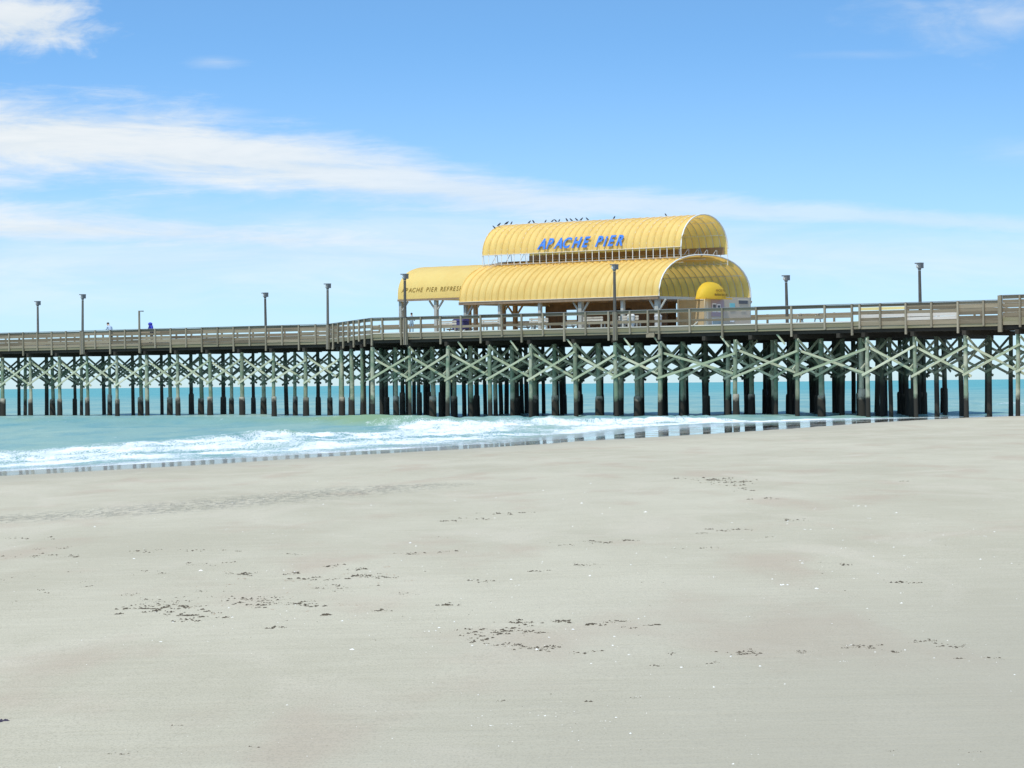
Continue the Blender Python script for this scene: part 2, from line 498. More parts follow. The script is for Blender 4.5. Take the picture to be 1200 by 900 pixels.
class MB:
    """collects shapes into one mesh"""

    def __init__(self):
        self.v, self.f, self.mi, self.sm = [], [], [], []

    def add(self, vs, fs, mi=0, smooth=False):
        k = len(self.v)
        self.v += [tuple(p) for p in vs]
        self.f += [tuple(i + k for i in f) for f in fs]
        self.mi += [mi] * len(fs)
        self.sm += [smooth] * len(fs)
        return self

    def box(self, x0, x1, y0, y1, z0, z1, mi=0):
        vs = [(x0, y0, z0), (x1, y0, z0), (x1, y1, z0), (x0, y1, z0), (x0, y0, z1), (x1, y0, z1), (x1, y1, z1), (x0, y1, z1)]
        return self.add(vs, [(0, 3, 2, 1), (4, 5, 6, 7), (0, 1, 5, 4), (1, 2, 6, 5), (2, 3, 7, 6), (3, 0, 4, 7)], mi)

    def beam(self, a, b, w, h, mi=0, up=Vector((0, 0, 1))):
        a, b = Vector(a), Vector(b)
        d, x, u = frame_of(b - a, up)
        vs = []
        for p in (a, b):
            for sx, su in ((-1, -1), (1, -1), (1, 1), (-1, 1)):
                vs.append(p + x * (sx * w / 2) + u * (su * h / 2))
        return self.add(vs, [(0, 1, 2, 3), (7, 6, 5, 4), (0, 4, 5, 1), (1, 5, 6, 2), (2, 6, 7, 3), (3, 7, 4, 0)], mi)

    def tube(self, pts, radii, n=10, mi=0, caps=True, wob=0.0):
        pts = [Vector(p) for p in pts]
        vs, fs = [], []
        for i, p in enumerate(pts):
            d = pts[min(i + 1, len(pts) - 1)] - pts[max(i - 1, 0)]
            _, x, u = frame_of(d)
            for k in range(n):
                an = 2 * math.pi * k / n
                r = radii[i] * (1 + wob * (random.random() - .5))
                vs.append(p + x * (r * math.cos(an)) + u * (r * math.sin(an)))
        for i in range(len(pts) - 1):
            for k in range(n):
                a, b = i * n + k, i * n + (k + 1) % n
                fs.append((a, b, b + n, a + n))
        self.add(vs, fs, mi, True)
        if caps:
            m = (len(pts) - 1) * n
            self.add(vs[:n], [tuple(range(n))[::-1]], mi)
            self.add(vs[m:], [tuple(range(n))], mi)
        return self

    def ball(self, c, r, mi=0, nu=10, nv=7, scale=(1, 1, 1), rot=None):
        vs, fs = [], []
        c = Vector(c)
        for j in range(nv + 1):
            th = math.pi * j / nv
            for i in range(nu):
                ph = 2 * math.pi * i / nu
                q = Vector((r * scale[0] * math.sin(th) * math.cos(ph), r * scale[1] * math.sin(th) * math.sin(ph), r * scale[2] * math.cos(th)))
                if rot is not None:
                    q = rot @ q
                vs.append(c + q)
        for j in range(nv):
            for i in range(nu):
                a, b = j * nu + i, j * nu + (i + 1) % nu
                fs.append((a, a + nu, b + nu, b))
        return self.add(vs, fs, mi, True)

    def mesh(self, name, mats):
        me = bpy.data.meshes.new(name)
        me.from_pydata(self.v, [], self.f)
        for m in (mats if isinstance(mats, (list, tuple)) else [mats]):
            me.materials.append(m)
        me.polygons.foreach_set('material_index', self.mi)
        me.polygons.foreach_set('use_smooth', self.sm)
        me.update()
        return me

    def obj(self, name, mats, parent=None):
        return link(bpy.data.objects.new(name, self.mesh(name, mats)), parent)


def inst(me, name, parent, mat=None):
    o = bpy.data.objects.new(name, me)
    if mat is not None:
        o.matrix_basis = mat
    return link(o, parent)


def bevel(me, w, seg=1):
    bm = bmesh.new()
    bm.from_mesh(me)
    bmesh.ops.bevel(bm, geom=list(bm.edges), offset=w, segments=seg, affect='EDGES', clamp_overlap=True)
    bm.to_mesh(me)
    bm.free()
    return me


def unit_board(name, mat, bev=0.0):
    """a 1 x 1 x 1 board along x, scaled per copy"""
    b = MB().box(0, 1, -.5, .5, -.5, .5)
    return b.mesh(name, mat)


# ------------------------------------------------------------------ shoreline, beach, sea
W_IN = np.array([(-32.0, 50.0), (-23.0, 79.0), (-16.6, 99.0), (-14.2, 104.5), (-11.9, 110.5), (-9.4, 116.5), (-6.7, 124.0), (-3.6, 131.5), (0.0, 141.0), (4.2, 155.0), (9.9, 183.0),
                 (16.0, 197.0), (22.6, 209.0), (27.5, 215.5), (35.0, 222.0), (38.0, 226.0)])
# inland edge of the wet strip, and the seaward edge of the foam (crest lines)
SHORE = np.array([(-30.5, 45.0), (-21.5, 75.0), (-15.2, 92.0), (-13.0, 96.0), (-10.9, 101.0), (-8.7, 106.8), (-6.2, 114.5), (-3.3, 120.6), (0.0, 129.0), (3.8, 140.5), (8.1, 149.5), (12.9, 160.0), (19.5, 179.0), (25.3, 194.0), (31.0, 207.5), (35.6, 217.5), (40.0, 226.0)])


def extend(poly, n0, n1):
    a = poly[0] - (poly[1] - poly[0]) / np.linalg.norm(poly[1] - poly[0]) * n0
    b = poly[-1] + (poly[-1] - poly[-2]) / np.linalg.norm(poly[-1] - poly[-2]) * n1
    return np.vstack([a, poly, b])


W_IN = np.vstack([(-70.0, -120.0), W_IN, (90.0, 322.0), (600.0, 1200.0), (15000.0, 27000.0)])
SHORE_X = np.vstack([(-66.0, -120.0), SHORE, (94.0, 318.0), (610.0, 1195.0), (15010.0, 26990.0)])
NIN = np.array([0.92, -0.39])
NIN = NIN / np.linalg.norm(NIN)


def seg_dist(P, poly):
    """distance to a polyline, signed: positive on its right-hand (inland) side"""
    best = np.full(len(P), 1e18)
    sign = np.ones(len(P))
    for a, b in zip(poly[:-1], poly[1:]):
        d = b - a
        t = np.clip(((P - a) @ d) / (d @ d), 0, 1)
        q = P - (a + t[:, None] * d)
        r = np.hypot(q[:, 0], q[:, 1])
        s = np.sign(d[0] * (P[:, 1] - a[1]) - d[1] * (P[:, 0] - a[0]))
        m = r < best
        best[m] = r[m]
        sign[m] = -s[m]
    sign[sign == 0] = 1
    return best * sign


def vnoise(P, sx, sy, seed):
    """cheap smooth 2-D value noise"""
    r = np.random.default_rng(seed).random((256, 256))
    x, y = P[:, 0] / sx + 1000, P[:, 1] / sy + 1000
    i, j = np.floor(x).astype(int), np.floor(y).astype(int)
    fx, fy = x - i, y - j
    fx, fy = fx * fx * (3 - 2 * fx), fy * fy * (3 - 2 * fy)
    g = lambda a, b: r[a % 256, b % 256]
    return (g(i, j) * (1 - fx) + g(i + 1, j) * fx) * (1 - fy) + (g(i, j + 1) * (1 - fx) + g(i + 1, j + 1) * fx) * fy


def sstep(x, a, b):
    t = np.clip((x - a) / (b - a), 0, 1)
    return t * t * (3 - 2 * t)


def sand_z(P):
    D = seg_dist(P, W_IN)
    z = np.where(D > 0, 0.0155 * D, 0.03 * D)
    z = np.where(z > 0.9, 0.9 + (z - 0.9) * 0.25, z)
    z = np.minimum(z, 1.6)
    z = np.maximum(z, -1.2)
    inland = sstep(seg_dist(P, SHORE_X), 0.5, 9)
    z += inland * ((vnoise(P, 5, 9, 1) - .5) * 0.05 + (vnoise(P, 1.6, 3.2, 2) - .5) * 0.018)
    return z


def polyline_at(poly, s):
    L = np.concatenate([[0], np.cumsum(np.hypot(*np.diff(poly, axis=0).T))])
    return np.stack([np.interp(s, L, poly[:, 0]), np.interp(s, L, poly[:, 1])], 1), L


def strip_grid(srows, dcols):
    C, _ = polyline_at(W_IN, srows)
    P = C[:, None, :] + dcols[None, :, None] * NIN[None, None, :]
    n, m = len(srows), len(dcols)
    idx = np.arange(n * m).reshape(n, m)
    F = np.stack([idx[:-1, :-1], idx[:-1, 1:], idx[1:, 1:], idx[1:, :-1]], -1).reshape(-1, 4)
    return P.reshape(-1, 2), F


def np_mesh(name, V, F, mat, attrs, smooth=True):
    me = bpy.data.meshes.new(name)
    me.vertices.add(len(V))
    me.vertices.foreach_set('co', V.astype(np.float32).ravel())
    me.loops.add(F.size)
    me.loops.foreach_set('vertex_index', F.astype(np.int32).ravel())
    me.polygons.add(len(F))
    me.polygons.foreach_set('loop_start', np.arange(0, F.size, 4, dtype=np.int32))
    me.polygons.foreach_set('use_smooth', np.full(len(F), smooth))
    for k, a in attrs.items():
        at = me.attributes.new(k, 'FLOAT', 'POINT')
        at.data.foreach_set('value', a.astype(np.float32))
    me.materials.append(mat)
    me.update(calc_edges=True)
    me.validate()
    return me


_, LW = polyline_at(W_IN, np.array([0.0]))
S_A = LW[1]          # start of the part in view


def px_ground(x, y, zfun=None):
    """the point of the beach that the reference camera sees at (x, y) of a 1200 x 900 frame"""
    xr, yr = x - 600.0, 450.0 - y
    u, v = (xr + ROLL * yr) / FOC, (yr - ROLL * xr) / FOC
    z = 0.9
    for _ in range(12):
        Y = (z - EYE) / v
        z = float(sand_z(np.array([[u * Y, Y]]))[0])
    return np.array([u * Y, Y]), z


def build_beach():
    s = np.unique(np.concatenate([np.arange(0, S_A, 6.0), np.arange(S_A, S_A + 230, 0.8), S_A + 230 + np.geomspace(3, LW[-1] - S_A - 231, 40)]))
    d = np.unique(np.concatenate([-np.geomspace(1, 300, 14), np.arange(-1, 16, 0.3), np.arange(16, 62, 0.5), 62 + np.geomspace(1, 900, 30)]))
    P, F = strip_grid(s, d)
    z = sand_z(P)
    far = P[:, 1] > 400
    ds = seg_dist(P, SHORE_X) + (vnoise(P, 3, 6, 5) - .5) * 0.5 * (~far)
    D = seg_dist(P, W_IN)
    wn = vnoise(P, 1.1, 3.0, 61) * .6 + vnoise(P, .4, 1.2, 62) * .4
    wet = sstep(ds + (wn - .5) * .9, 0.25, -0.35) * (.62 + .38 * sstep(P[:, 0], -6, 3))
    wet *= .7 + .3 * sstep(wn, .3, .6)
    damp = sstep(ds, 7.0, 0.0)
    rl = np.array([px_ground(a, b)[0] for a, b in ((-60, 612), (0, 609), (120, 602), (250, 591), (330, 583), (400, 577), (470, 570))])
    dr = np.abs(seg_dist(P, rl))
    near = sstep(D, 26, 50) * sstep(P[:, 1], 70, 10)
    rip = sstep(dr, 2.6, 0.5) * sstep(P[:, 0], 3.5, -2.0)
    me = np_mesh('beach', np.column_stack([P, z]), F[:, ::-1], M['sand'], {'wet': wet, 'damp': damp, 'near': near, 'ripple': rip})
    o = link(bpy.data.objects.new('beach', me))
    tag(o, 'flat pale grey sand beach filling the foreground', 'beach', kind='structure')


# crest lines of the two breakers and of the swell (world metres)
OUTER = np.array([(-7.6, 193.0), (-7.2, 198.0), (-2.0, 200.5), (3.0, 204.0), (8.0, 206.5), (13.0, 210.0), (19.0, 214.0), (25.0, 217.5), (29.5, 220.0), (33.0, 224.0)])
INNER = np.array([(-34.0, 60.0), (-26.5, 95.0), (-20.9, 127.0), (-18.2, 133.0), (-16.0, 147.0), (-14.0, 157.5), (-13.0, 165.0), (-9.8, 162.5), (-6.4, 168.0), (-5.2, 171.0)])
SWELL = np.array([(-60.0, 262.0), (-39.0, 243.0), (-25.0, 234.0), (-11.0, 213.0), (-7.0, 200.0), (-2.0, 201.5), (3.0, 205.0), (8.0, 207.5), (13.0, 211.0)])
FOAM_OUT = np.vstack([INNER[:-1], [(-6.6, 180.0)], OUTER])


def build_sea():
    s = np.unique(np.concatenate([np.arange(0, S_A, 5.0), np.arange(S_A, S_A + 30, 1.0), np.arange(S_A + 30, S_A + 225, 0.42), S_A + 225 + np.geomspace(1.5, LW[-1] - S_A - 226, 60)]))
    d = -np.unique(np.concatenate([np.arange(-1.2, 34, 0.16), np.arange(34, 70, 0.5), 70 + np.geomspace(1, 26000, 70)]))[::-1]
    P, F = strip_grid(s, d)
    D = seg_dist(P, W_IN)
    off = -D
    dist = np.hypot(P[:, 0], P[:, 1])
    dI = seg_dist(P, INNER)
    dS = seg_dist(P, SWELL)
    fo = seg_dist(P, FOAM_OUT)
    z = np.zeros(len(P))
    calm = sstep(off, 0.5, 9)
    fade = sstep(dist, 900, 330)
    z += calm * fade * ((vnoise(P, 2.2, 3.4, 11) - .5) * .16 + (vnoise(P, 6, 9, 12) - .5) * .22 + (vnoise(P, 1.0, 1.5, 13) - .5) * .07)
    z += calm * fade * sstep(P[:, 0], 2, 14) * .11 * (sstep(off, 6, 14)) * np.sin(off * 1.1 + 5 * vnoise(P, 6, 14, 15))
    # swell / main breaker: steep towards the shore, gentle behind
    env = 0.30 + 0.30 * np.exp(-((P[:, 0] + 8) / 7.0) ** 2) + 0.06 * np.exp(-((P[:, 0] - 4) / 8.0) ** 2)
    env *= sstep(P[:, 0], 22, 8) * sstep(P[:, 0], -75, -45)
    asym = np.where(dS > 0, np.exp(-(dS / 2.3) ** 2), np.exp(-(dS / 7.0) ** 2))
    z += env * asym
    broke = sstep(P[:, 0], -9, -3)
    z += broke * asym * (vnoise(P, .5, .9, 21) - .45) * .22 * sstep(P[:, 0], 24, 10)
    # inner breaker
    envI = 0.07 + 0.15 * np.exp(-((P[:, 0] + 12) / 3.6) ** 2)
    envI *= sstep(P[:, 1], 80, 130)
    asymI = np.where(dI > 0, np.exp(-(dI / 1.0) ** 2), np.exp(-(dI / 2.6) ** 2))
    z += envI * asymI * sstep(P[:, 1], 190, 170) * calm * (0.75 + 0.6 * vnoise(P, 1.3, 2.2, 23))
    foam = sstep(fo, -0.7, 0.9)
    inside = (fo > 0)
    z += foam * calm * (vnoise(P, .45, .8, 24) - .5) * .16
    # foam settles into bands parallel to the shore
    frac = np.clip(off / np.maximum(off + np.maximum(fo, 0), .01), 0, 1)
    lines = 0.5 + 0.5 * np.sin(frac * 17 + 2.4 * vnoise(P, 5, 14, 31) + 1.5)
    leadw = np.where(P[:, 0] > -6, 8.5, 3.0)
    lead = sstep(fo, leadw, leadw * .25)
    body = 0.60 + 0.44 * (lines - .5) + 0.55 * (vnoise(P, 1.6, 5, 33) - .5) + 0.12 * sstep(frac, .1, .5)
    thick = foam * (lead * (0.90 + .7 * (vnoise(P, 1.1, 3.0, 34) - .5)) + (1 - lead) * body)
    thick = np.where(foam > .02, thick - .07, thick)
    thick *= sstep(dist, 262, 232)
    # white caps and traces outside the breakers
    thick += 0.42 * np.exp(-(fo / 2.2) ** 2) * (~inside) * vnoise(P, 1.5, 2.5, 41) * sstep(P[:, 0], 10, -6) * sstep(dist, 235, 190)
    thick += 0.30 * np.exp(-((dS + 3) / 2.0) ** 2) * vnoise(P, 2, 2.5, 43) * (P[:, 0] < -8)
    thick = np.where(P[:, 1] < 40, foam * .5, thick)
    back = np.array([(36.0, 294.0), (44.0, 287.0), (54.0, 281.0), (70.0, 275.0)])
    dB = seg_dist(P, back)
    bk = np.exp(-(dB / 2.5) ** 2) * sstep(P[:, 0], 36, 44)
    z += .35 * bk
    thick += .45 * bk * vnoise(P, 1.5, 2.0, 47) + .15 * bk
    thin = sstep(off, 5.0, 0.6) * 0.95 * sstep(P[:, 0], -11, 2) + sstep(off, 2.4, 0.2) * 0.8 * sstep(P[:, 0], 0, -9)
    thin = np.clip(thin, 0, 1)
    thick *= 1 - 0.75 * sstep(off, 4.0, 0.5) * sstep(P[:, 0], -6, 4)
    thick += 0.42 * np.exp(-((off - 4.2) / 0.5) ** 2) * sstep(P[:, 0], 2, 12) * sstep(dist, 240, 225)
    crest = np.exp(-((dS - 1.0) / 2.2) ** 2) * np.exp(-((P[:, 0] + 9.5) / 5.5) ** 2) + 0.25 * asym * (P[:, 0] < -8)
    crest += 0.7 * np.exp(-((dI - .2) / .7) ** 2) * np.exp(-((P[:, 0] + 11) / 2.6) ** 2)
    crest = np.clip(crest, 0, 1)
    farA = sstep(dist, 240, 1200) * .9 + .1 * sstep(dist, 120, 240)
    z = np.where(dist > 900, 0, z)
    z += 0.012 * sstep(off, 0, 3)
    z = np.where(off < 0.0, off * 0.0 + np.minimum(z, 0.004), z)
    me = np_mesh('sea', np.column_stack([P, z]), F[:, ::-1], M['sea'], {'foam': thick, 'thin': thin, 'crest': crest, 'far': farA})
    o = link(bpy.data.objects.new('sea', me))
    tag(o, 'turquoise sea with white surf breaking along the sand', 'sea', kind='structure')


build_beach()
build_sea()

# ------------------------------------------------------------------ pier frame
A = math.radians(40.7)
UX = Vector((math.cos(A), -math.sin(A), 0))
UY = Vector((math.sin(A), math.cos(A), 0))
P0, Q0 = -150.0, 184.0
ORG = UX * P0 + UY * Q0
DECK = 6.72
TOP = 7.96


def root(name, p, q, z, label, cat, group=None, rz=0.0):
    o = bpy.data.objects.new(name, None)
    o.empty_display_size = 0.3
    o.location = ORG + UX * p + UY * q + Vector((0, 0, z))
    o.rotation_euler = (0, 0, -A + rz)
    link(o)
    return tag(o, label, cat, group)


pier = root('fishing_pier', 0, 0, 0, 'long weathered timber pier on green grey piles crossing the whole view', 'pier')

L_BENTS = [-190.24 + 150 - 4.09 * k for k in range(0, 16)]
L_ROWS = [14.3, 17.1, 19.9]
M_FRONT = [x + 150 for x in (-173.2, -169.2, -165.1, -160.8, -156.6, -152.2, -148.3, -144.0, -137.1, -131.6)]
M_BENTS = [x + 150 for x in (-186.1, -181.9, -177.5, -173.2, -169.2, -165.1, -160.8, -156.6, -152.2, -148.3, -144.0, -139.8, -135.6, -131.6, -127.9)]
M_ROWS = [0.3 + 2.72 * k for k in range(8)]
R_BENTS = [x + 150 for x in (-125.7, -121.6, -117.4, -113.2, -109.0, -104.8, -100.6, -96.4)]
R_ROWS = [0.3, 3.1, 5.9]
Q_L, Q_LF = 14.0, 20.3
Q_RF = 6.3
Q_MF = 19.7
P_LE, P_C = -41.2, -23.0           # the slanted edge runs from (P_LE, Q_L) to (P_C, 0)
P_ME = 23.8                        # end of the wide part
P_L0, P_R1 = -103.0, 56.0


def edge_q(p):
    """front edge of the deck"""
    if p < P_LE:
        return Q_L
    if p < P_C:
        return Q_L * (P_C - p) / (P_C - P_LE)
    return 0.0


# -- piles
def pile_mesh(k):
    b = MB()
    zs = [-2.5, -0.5, 1.0, 2.5, 4.2, 5.66]
    lx, ly = random.uniform(-.20, .20), random.uniform(-.16, .16)
    pts = [(lx * (z - 5.6) / 8 + random.uniform(-.012, .012), ly * (z - 5.6) / 8, z) for z in zs]
    b.tube(pts, [.195, .185, .175, .168, .16, .155], 10, wob=.05)
    return b.mesh('pile', M['pile'])


def jacket_mesh(k):
    b = MB()
    t = 1.55 + .5 * random.random()
    zs = [-2.5, -.3, .5, 1.1, t - .12, t]
    b.tube([(0, 0, z) for z in zs], [.265, .26, .255, .25, .245, .21], 12, wob=.10)
    return b.mesh('pile_jacket', M['jacket'])


PM = [pile_mesh(k) for k in range(6)]
JM = [jacket_mesh(k) for k in range(5)]


def shaded_copy(me, mat):
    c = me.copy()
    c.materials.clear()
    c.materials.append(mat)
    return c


PMD = [shaded_copy(m, M['pile_shaded']) for m in PM]
JMD = [shaded_copy(m, M['jacket_shaded']) for m in JM]


def add_pile(p, q, jacket=0.5, s=1.0, dark=False):
    s *= random.uniform(.86, 1.14)
    rz = random.choice((0, .7, 1.6, 2.4, 3.3, 4.1, 5.2))
    o = inst(random.choice(PMD if dark else PM), 'pile', pier, Matrix.Translation((p, q, 0)) @ Matrix.Rotation(rz, 4, 'Z') @ Matrix.Diagonal((s, s, 1, 1)))
    if random.random() < jacket:
        inst(random.choice(JMD if dark else JM), 'pile_jacket', o)
    return o


for p in L_BENTS:
    for k, q in enumerate(L_ROWS):
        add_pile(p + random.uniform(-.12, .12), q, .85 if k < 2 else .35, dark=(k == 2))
for p in M_BENTS:
    for k, q in enumerate(M_ROWS):
        if k == 0:
            continue
        if q > edge_q(p) + .2:
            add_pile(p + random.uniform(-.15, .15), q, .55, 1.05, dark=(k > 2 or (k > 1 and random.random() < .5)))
for a, b in zip(M_BENTS[7:-1], M_BENTS[8:]):
    for k in (2, 3, 5, 6):
        add_pile((a + b) / 2 + random.uniform(-.3, .3), M_ROWS[k] + random.uniform(-.4, .4), .35, .88, dark=(k > 2))
for p in M_FRONT:
    add_pile(p, M_ROWS[0], .3, .98)
for p in R_BENTS:
    for k, q in enumerate(R_ROWS):
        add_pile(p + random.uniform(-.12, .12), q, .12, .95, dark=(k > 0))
for f in (.16, .40, .64, .88):
    add_pile(P_LE + (P_C - P_LE) * f + .35, Q_L * (1 - f) + .35, .8)

# -- braces (boards on edge, bolted to alternate faces of the piles)
BRM = {}


def board(name, a, b, w, h, mat, parent=None, up=Vector((0, 0, 1))):
    """a straight board from a to b sharing one unit mesh per material"""
    key = mat.name
    if key not in BRM:
        BRM[key] = unit_board(name, mat)
    a, b = Vector(a), Vector(b)
    d, x, u = frame_of(b - a, up)
    L = (b - a).length
    m = Matrix(((d.x * L, x.x * w, u.x * h, a.x), (d.y * L, x.y * w, u.y * h, a.y), (d.z * L, x.z * w, u.z * h, a.z), (0, 0, 0, 1)))
    return inst(BRM[key], name, parent or pier, m)


def cross(p0, p1, q, zl=2.98, zh=4.75, w=.06, h=.165, mat=None, gap=.215):
    e = .28 / max(1.0, abs(p1 - p0)) * 1.0
    dz = (zh - zl) * e * .75
    dp = (p1 - p0) * e * .75
    j = random.uniform(-.10, .10)
    zl, zh = zl + random.uniform(-.10, .10), zh + random.uniform(-.14, .14)
    m = mat or M['brace']
    board('cross_brace', (p0 - dp, q - gap, zl - dz + j), (p1 + dp * .6, q - gap, zh + dz * .6 + j), w, h, m)
    board('cross_brace', (p0 - dp * .4, q + gap, zh + dz * .4 - j), (p1 + dp, q + gap, zl - dz - j), w, h, m)


for r in range(3):
    for a, b in zip(L_BENTS[1:], L_BENTS[:-1]):
        cross(a, b, L_ROWS[r], 2.95, 4.9, mat=M['brace_shaded'] if r else None)
fr = [P_LE + 41.2 - 40.24] if False else []
for a, b in zip(M_FRONT[:-1], M_FRONT[1:]):
    cross(a, b, M_ROWS[0], 3.0, 4.8)
cross(M_FRONT[-1], R_BENTS[0], M_ROWS[0], 3.0, 4.9)
for r in (1, 2, 3, 4, 6):
    for a, b in zip(M_BENTS[:-1], M_BENTS[1:]):
        if M_ROWS[r] > edge_q(a) + .2:
            cross(a, b, M_ROWS[r], 2.9, 4.6, mat=M['brace_shaded'] if r > 1 else None)
for r in range(3):
    for a, b in zip(R_BENTS[:-1], R_BENTS[1:]):
        cross(a, b, R_ROWS[r], 3.0, 4.9, mat=M['brace_shaded'] if r else None)


def sway(p, q0, q1, zl, zh, off, mat=None):
    mat = mat or M['brace_shaded']
    board('sway_brace', (p - off, q0 - .3, zl), (p - off, q1 + .3, zh), .06, .17, mat)
    board('sway_brace', (p + off, q0 - .3, zh), (p + off, q1 + .3, zl), .06, .17, mat)


for p in L_BENTS:
    sway(p, L_ROWS[0], L_ROWS[1], 3.3, 5.5, .24)
    sway(p, L_ROWS[1], L_ROWS[2], 3.3, 5.5, .30)
for p in M_BENTS:
    for k in (1, 2, 4, 5):
        if M_ROWS[k] > edge_q(p) + .2:
            sway(p, M_ROWS[k], M_ROWS[k + 1], 3.2, 5.5, .24, M['brace'] if k < 2 else None)
for p in M_FRONT:
    sway(p, M_ROWS[0], M_ROWS[1], 3.4, 5.6, .25, M['brace'])
for p in R_BENTS:
    sway(p, R_ROWS[0], R_ROWS[1], 3.4, 5.5, .24, M['brace'])
    sway(p, R_ROWS[1], R_ROWS[2], 3.4, 5.5, .30)

# -- caps, stringers, deck, rim
for p in L_BENTS:
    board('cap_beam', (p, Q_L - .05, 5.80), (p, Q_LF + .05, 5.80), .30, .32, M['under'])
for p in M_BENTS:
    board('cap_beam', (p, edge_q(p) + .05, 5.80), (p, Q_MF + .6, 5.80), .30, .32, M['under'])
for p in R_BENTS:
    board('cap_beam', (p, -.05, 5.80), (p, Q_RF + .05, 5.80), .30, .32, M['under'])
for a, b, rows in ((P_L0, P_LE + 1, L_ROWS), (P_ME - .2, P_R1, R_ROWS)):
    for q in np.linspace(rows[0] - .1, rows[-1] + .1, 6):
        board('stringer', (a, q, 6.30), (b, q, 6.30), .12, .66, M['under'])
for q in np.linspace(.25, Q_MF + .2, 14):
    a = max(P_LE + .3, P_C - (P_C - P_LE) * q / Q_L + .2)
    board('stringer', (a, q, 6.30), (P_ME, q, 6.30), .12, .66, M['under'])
bd = MB()
p = P_L0
while p < P_R1:
    if p < P_LE:
        q0, q1 = Q_L, Q_LF
    elif p < P_ME:
        q0, q1 = edge_q(p + .1), Q_MF + .5
    else:
        q0, q1 = 0, Q_RF
    z = DECK + random.uniform(-.006, .006)
    bd.box(p, p + .185, q0 + .03, q1, z - .075, z)
    p += .2
tag(bd.obj('deck_planking', M['deck'], pier), kind='stuff')


# -- railings: every post and every board length is a part of its own
def rail_post(p, q, z0, z1, w=.14, d=.12):
    return board('rail_post', (p, q, z0), (p, q, z1), w, d, M['post'], up=Vector((0, 1, 0)))


def rail_run(a, b, rows, name='rail_board', th=.045, jig=.012):
    """boards from a to b (2-D) for the rows (z centre, height, material)"""
    for zc, h, mat in rows:
        j = random.uniform(-jig, jig)
        board(name, (a[0], a[1], zc + j), (b[0], b[1], zc + j + random.uniform(-jig, jig)), th, h, mat)


def cap_run(a, b, z=TOP + .02):
    board('rail_cap', (a[0], a[1], z), (b[0], b[1], z), .17, .045, M['rail_cap'])


R_, F_, PL, YB = M['rail'], M['fascia'], M['pale'], M['yellow_board']
# left trunk, near side
posts = []
p = P_LE + .45
k = 0
while p > P_L0:
    rail_post(p, Q_L - .10, 5.75 if k % 2 == 0 else 6.22, TOP)
    posts.append(p)
    p -= 2.045
    k += 1
ends = [P_LE] + [posts[i] for i in range(2, len(posts), 2)]
for a, b in zip(ends[:-1], ends[1:]):
    rows = [(7.83, .22, R_), (7.52, .23, R_), (7.20, .24, R_), (6.88, .25, R_), (6.58, .23, R_)]
    if random.random() < .25:
        rows.pop(random.choice((1, 2)))
    rail_run((b + .012, Q_L - .015), (a - .012, Q_L - .015), rows, jig=.022)
    cap_run((b + .01, Q_L - .06), (a - .01, Q_L - .06))
    rail_run((b + .012, Q_L + .03), (a - .012, Q_L + .03), [(6.40, .34, F_)], 'rim_board', .05, .004)
# left trunk, far side
for a, b in zip(ends[:-1], ends[1:]):
    rail_run((b + .02, Q_LF), (a - .02, Q_LF), [(7.80, .24, R_), (7.30, .25, R_), (6.86, .25, R_)])
    rail_post(a, Q_LF + .08, 6.2, TOP)
    rail_post((a + b) / 2, Q_LF + .08, 6.2, TOP)
# slanted edge
nsl = 8
sl = [(P_LE + (P_C - P_LE) * i / nsl, Q_L * (1 - i / nsl)) for i in range(nsl + 1)]
for i, (a, b) in enumerate(zip(sl[:-1], sl[1:])):
    d = (Vector(b) - Vector(a)).normalized() * .02
    aa, bb = (a[0] + d[0], a[1] + d[1]), (b[0] - d[0], b[1] - d[1])
    rail_run(aa, bb, [(7.83, .24, R_), (7.36, .24, R_), (6.92, .24, R_), (6.50, .28, F_)], jig=.02)
    cap_run(aa, bb)
    if i:
        rail_post(a[0] - .08, a[1] - .08, 5.75 if i % 2 else 6.2, TOP)
# wide part, front
pm = [x + 150 for x in (-172.9, -171.73, -169.69, -167.59, -165.51, -163.36, -161.33, -159.14, -157.15, -155.01, -152.9, -150.81, -148.58, -146.54, -144.84, -143.8, -140.94, -137.97, -134.91, -131.81, -128.92, -126.59)]
for i, p in enumerate(pm):
    rail_post(p, -.10, 5.78 if (p + 150) > 0 and i in (0, 2, 4, 6, 8, 10, 12, 15, 17, 19, 21) else 6.24, TOP)
for i in range(0, len(pm) - 1, 2):
    a, b = pm[i], pm[min(i + 2, len(pm) - 1)]
    if b - a < .3:
        continue
    a2, b2 = a + .012, b - .012
    rows = [(7.84, .22, R_), (7.13, .19, R_)]
    rows += [(6.54, .30, F_)]
    rail_run((a2, -.015), (b2, -.015), rows)
    cap_run((a2, -.06), (b2, -.06))
    board('toe_board', (a2, -.02, 6.74), (b2, -.02, 6.74), .09, .08, M['bench'])
    board('rim_board', (a2, .04, 6.36), (b2, .04, 6.36), .05, .3, F_)
# wide part, far side
n = 20
for i in range(n):
    a = P_LE + .5 + (P_ME - P_LE - .5) * i / n
    b = P_LE + .5 + (P_ME - P_LE - .5) * (i + 1) / n
    rail_post(a, Q_MF + .6, 6.2, TOP)
    if i % 2 == 0:
        c = b + (b - a)
        rail_run((a + .02, Q_MF + .5), (c - .02, Q_MF + .5), [(7.82, .22, R_), (7.13, .19, R_)])
# end of the wide part
rail_run((P_ME, Q_RF + .3), (P_ME, Q_MF + .3), [(7.82, .22, R_), (7.13, .19, R_)])
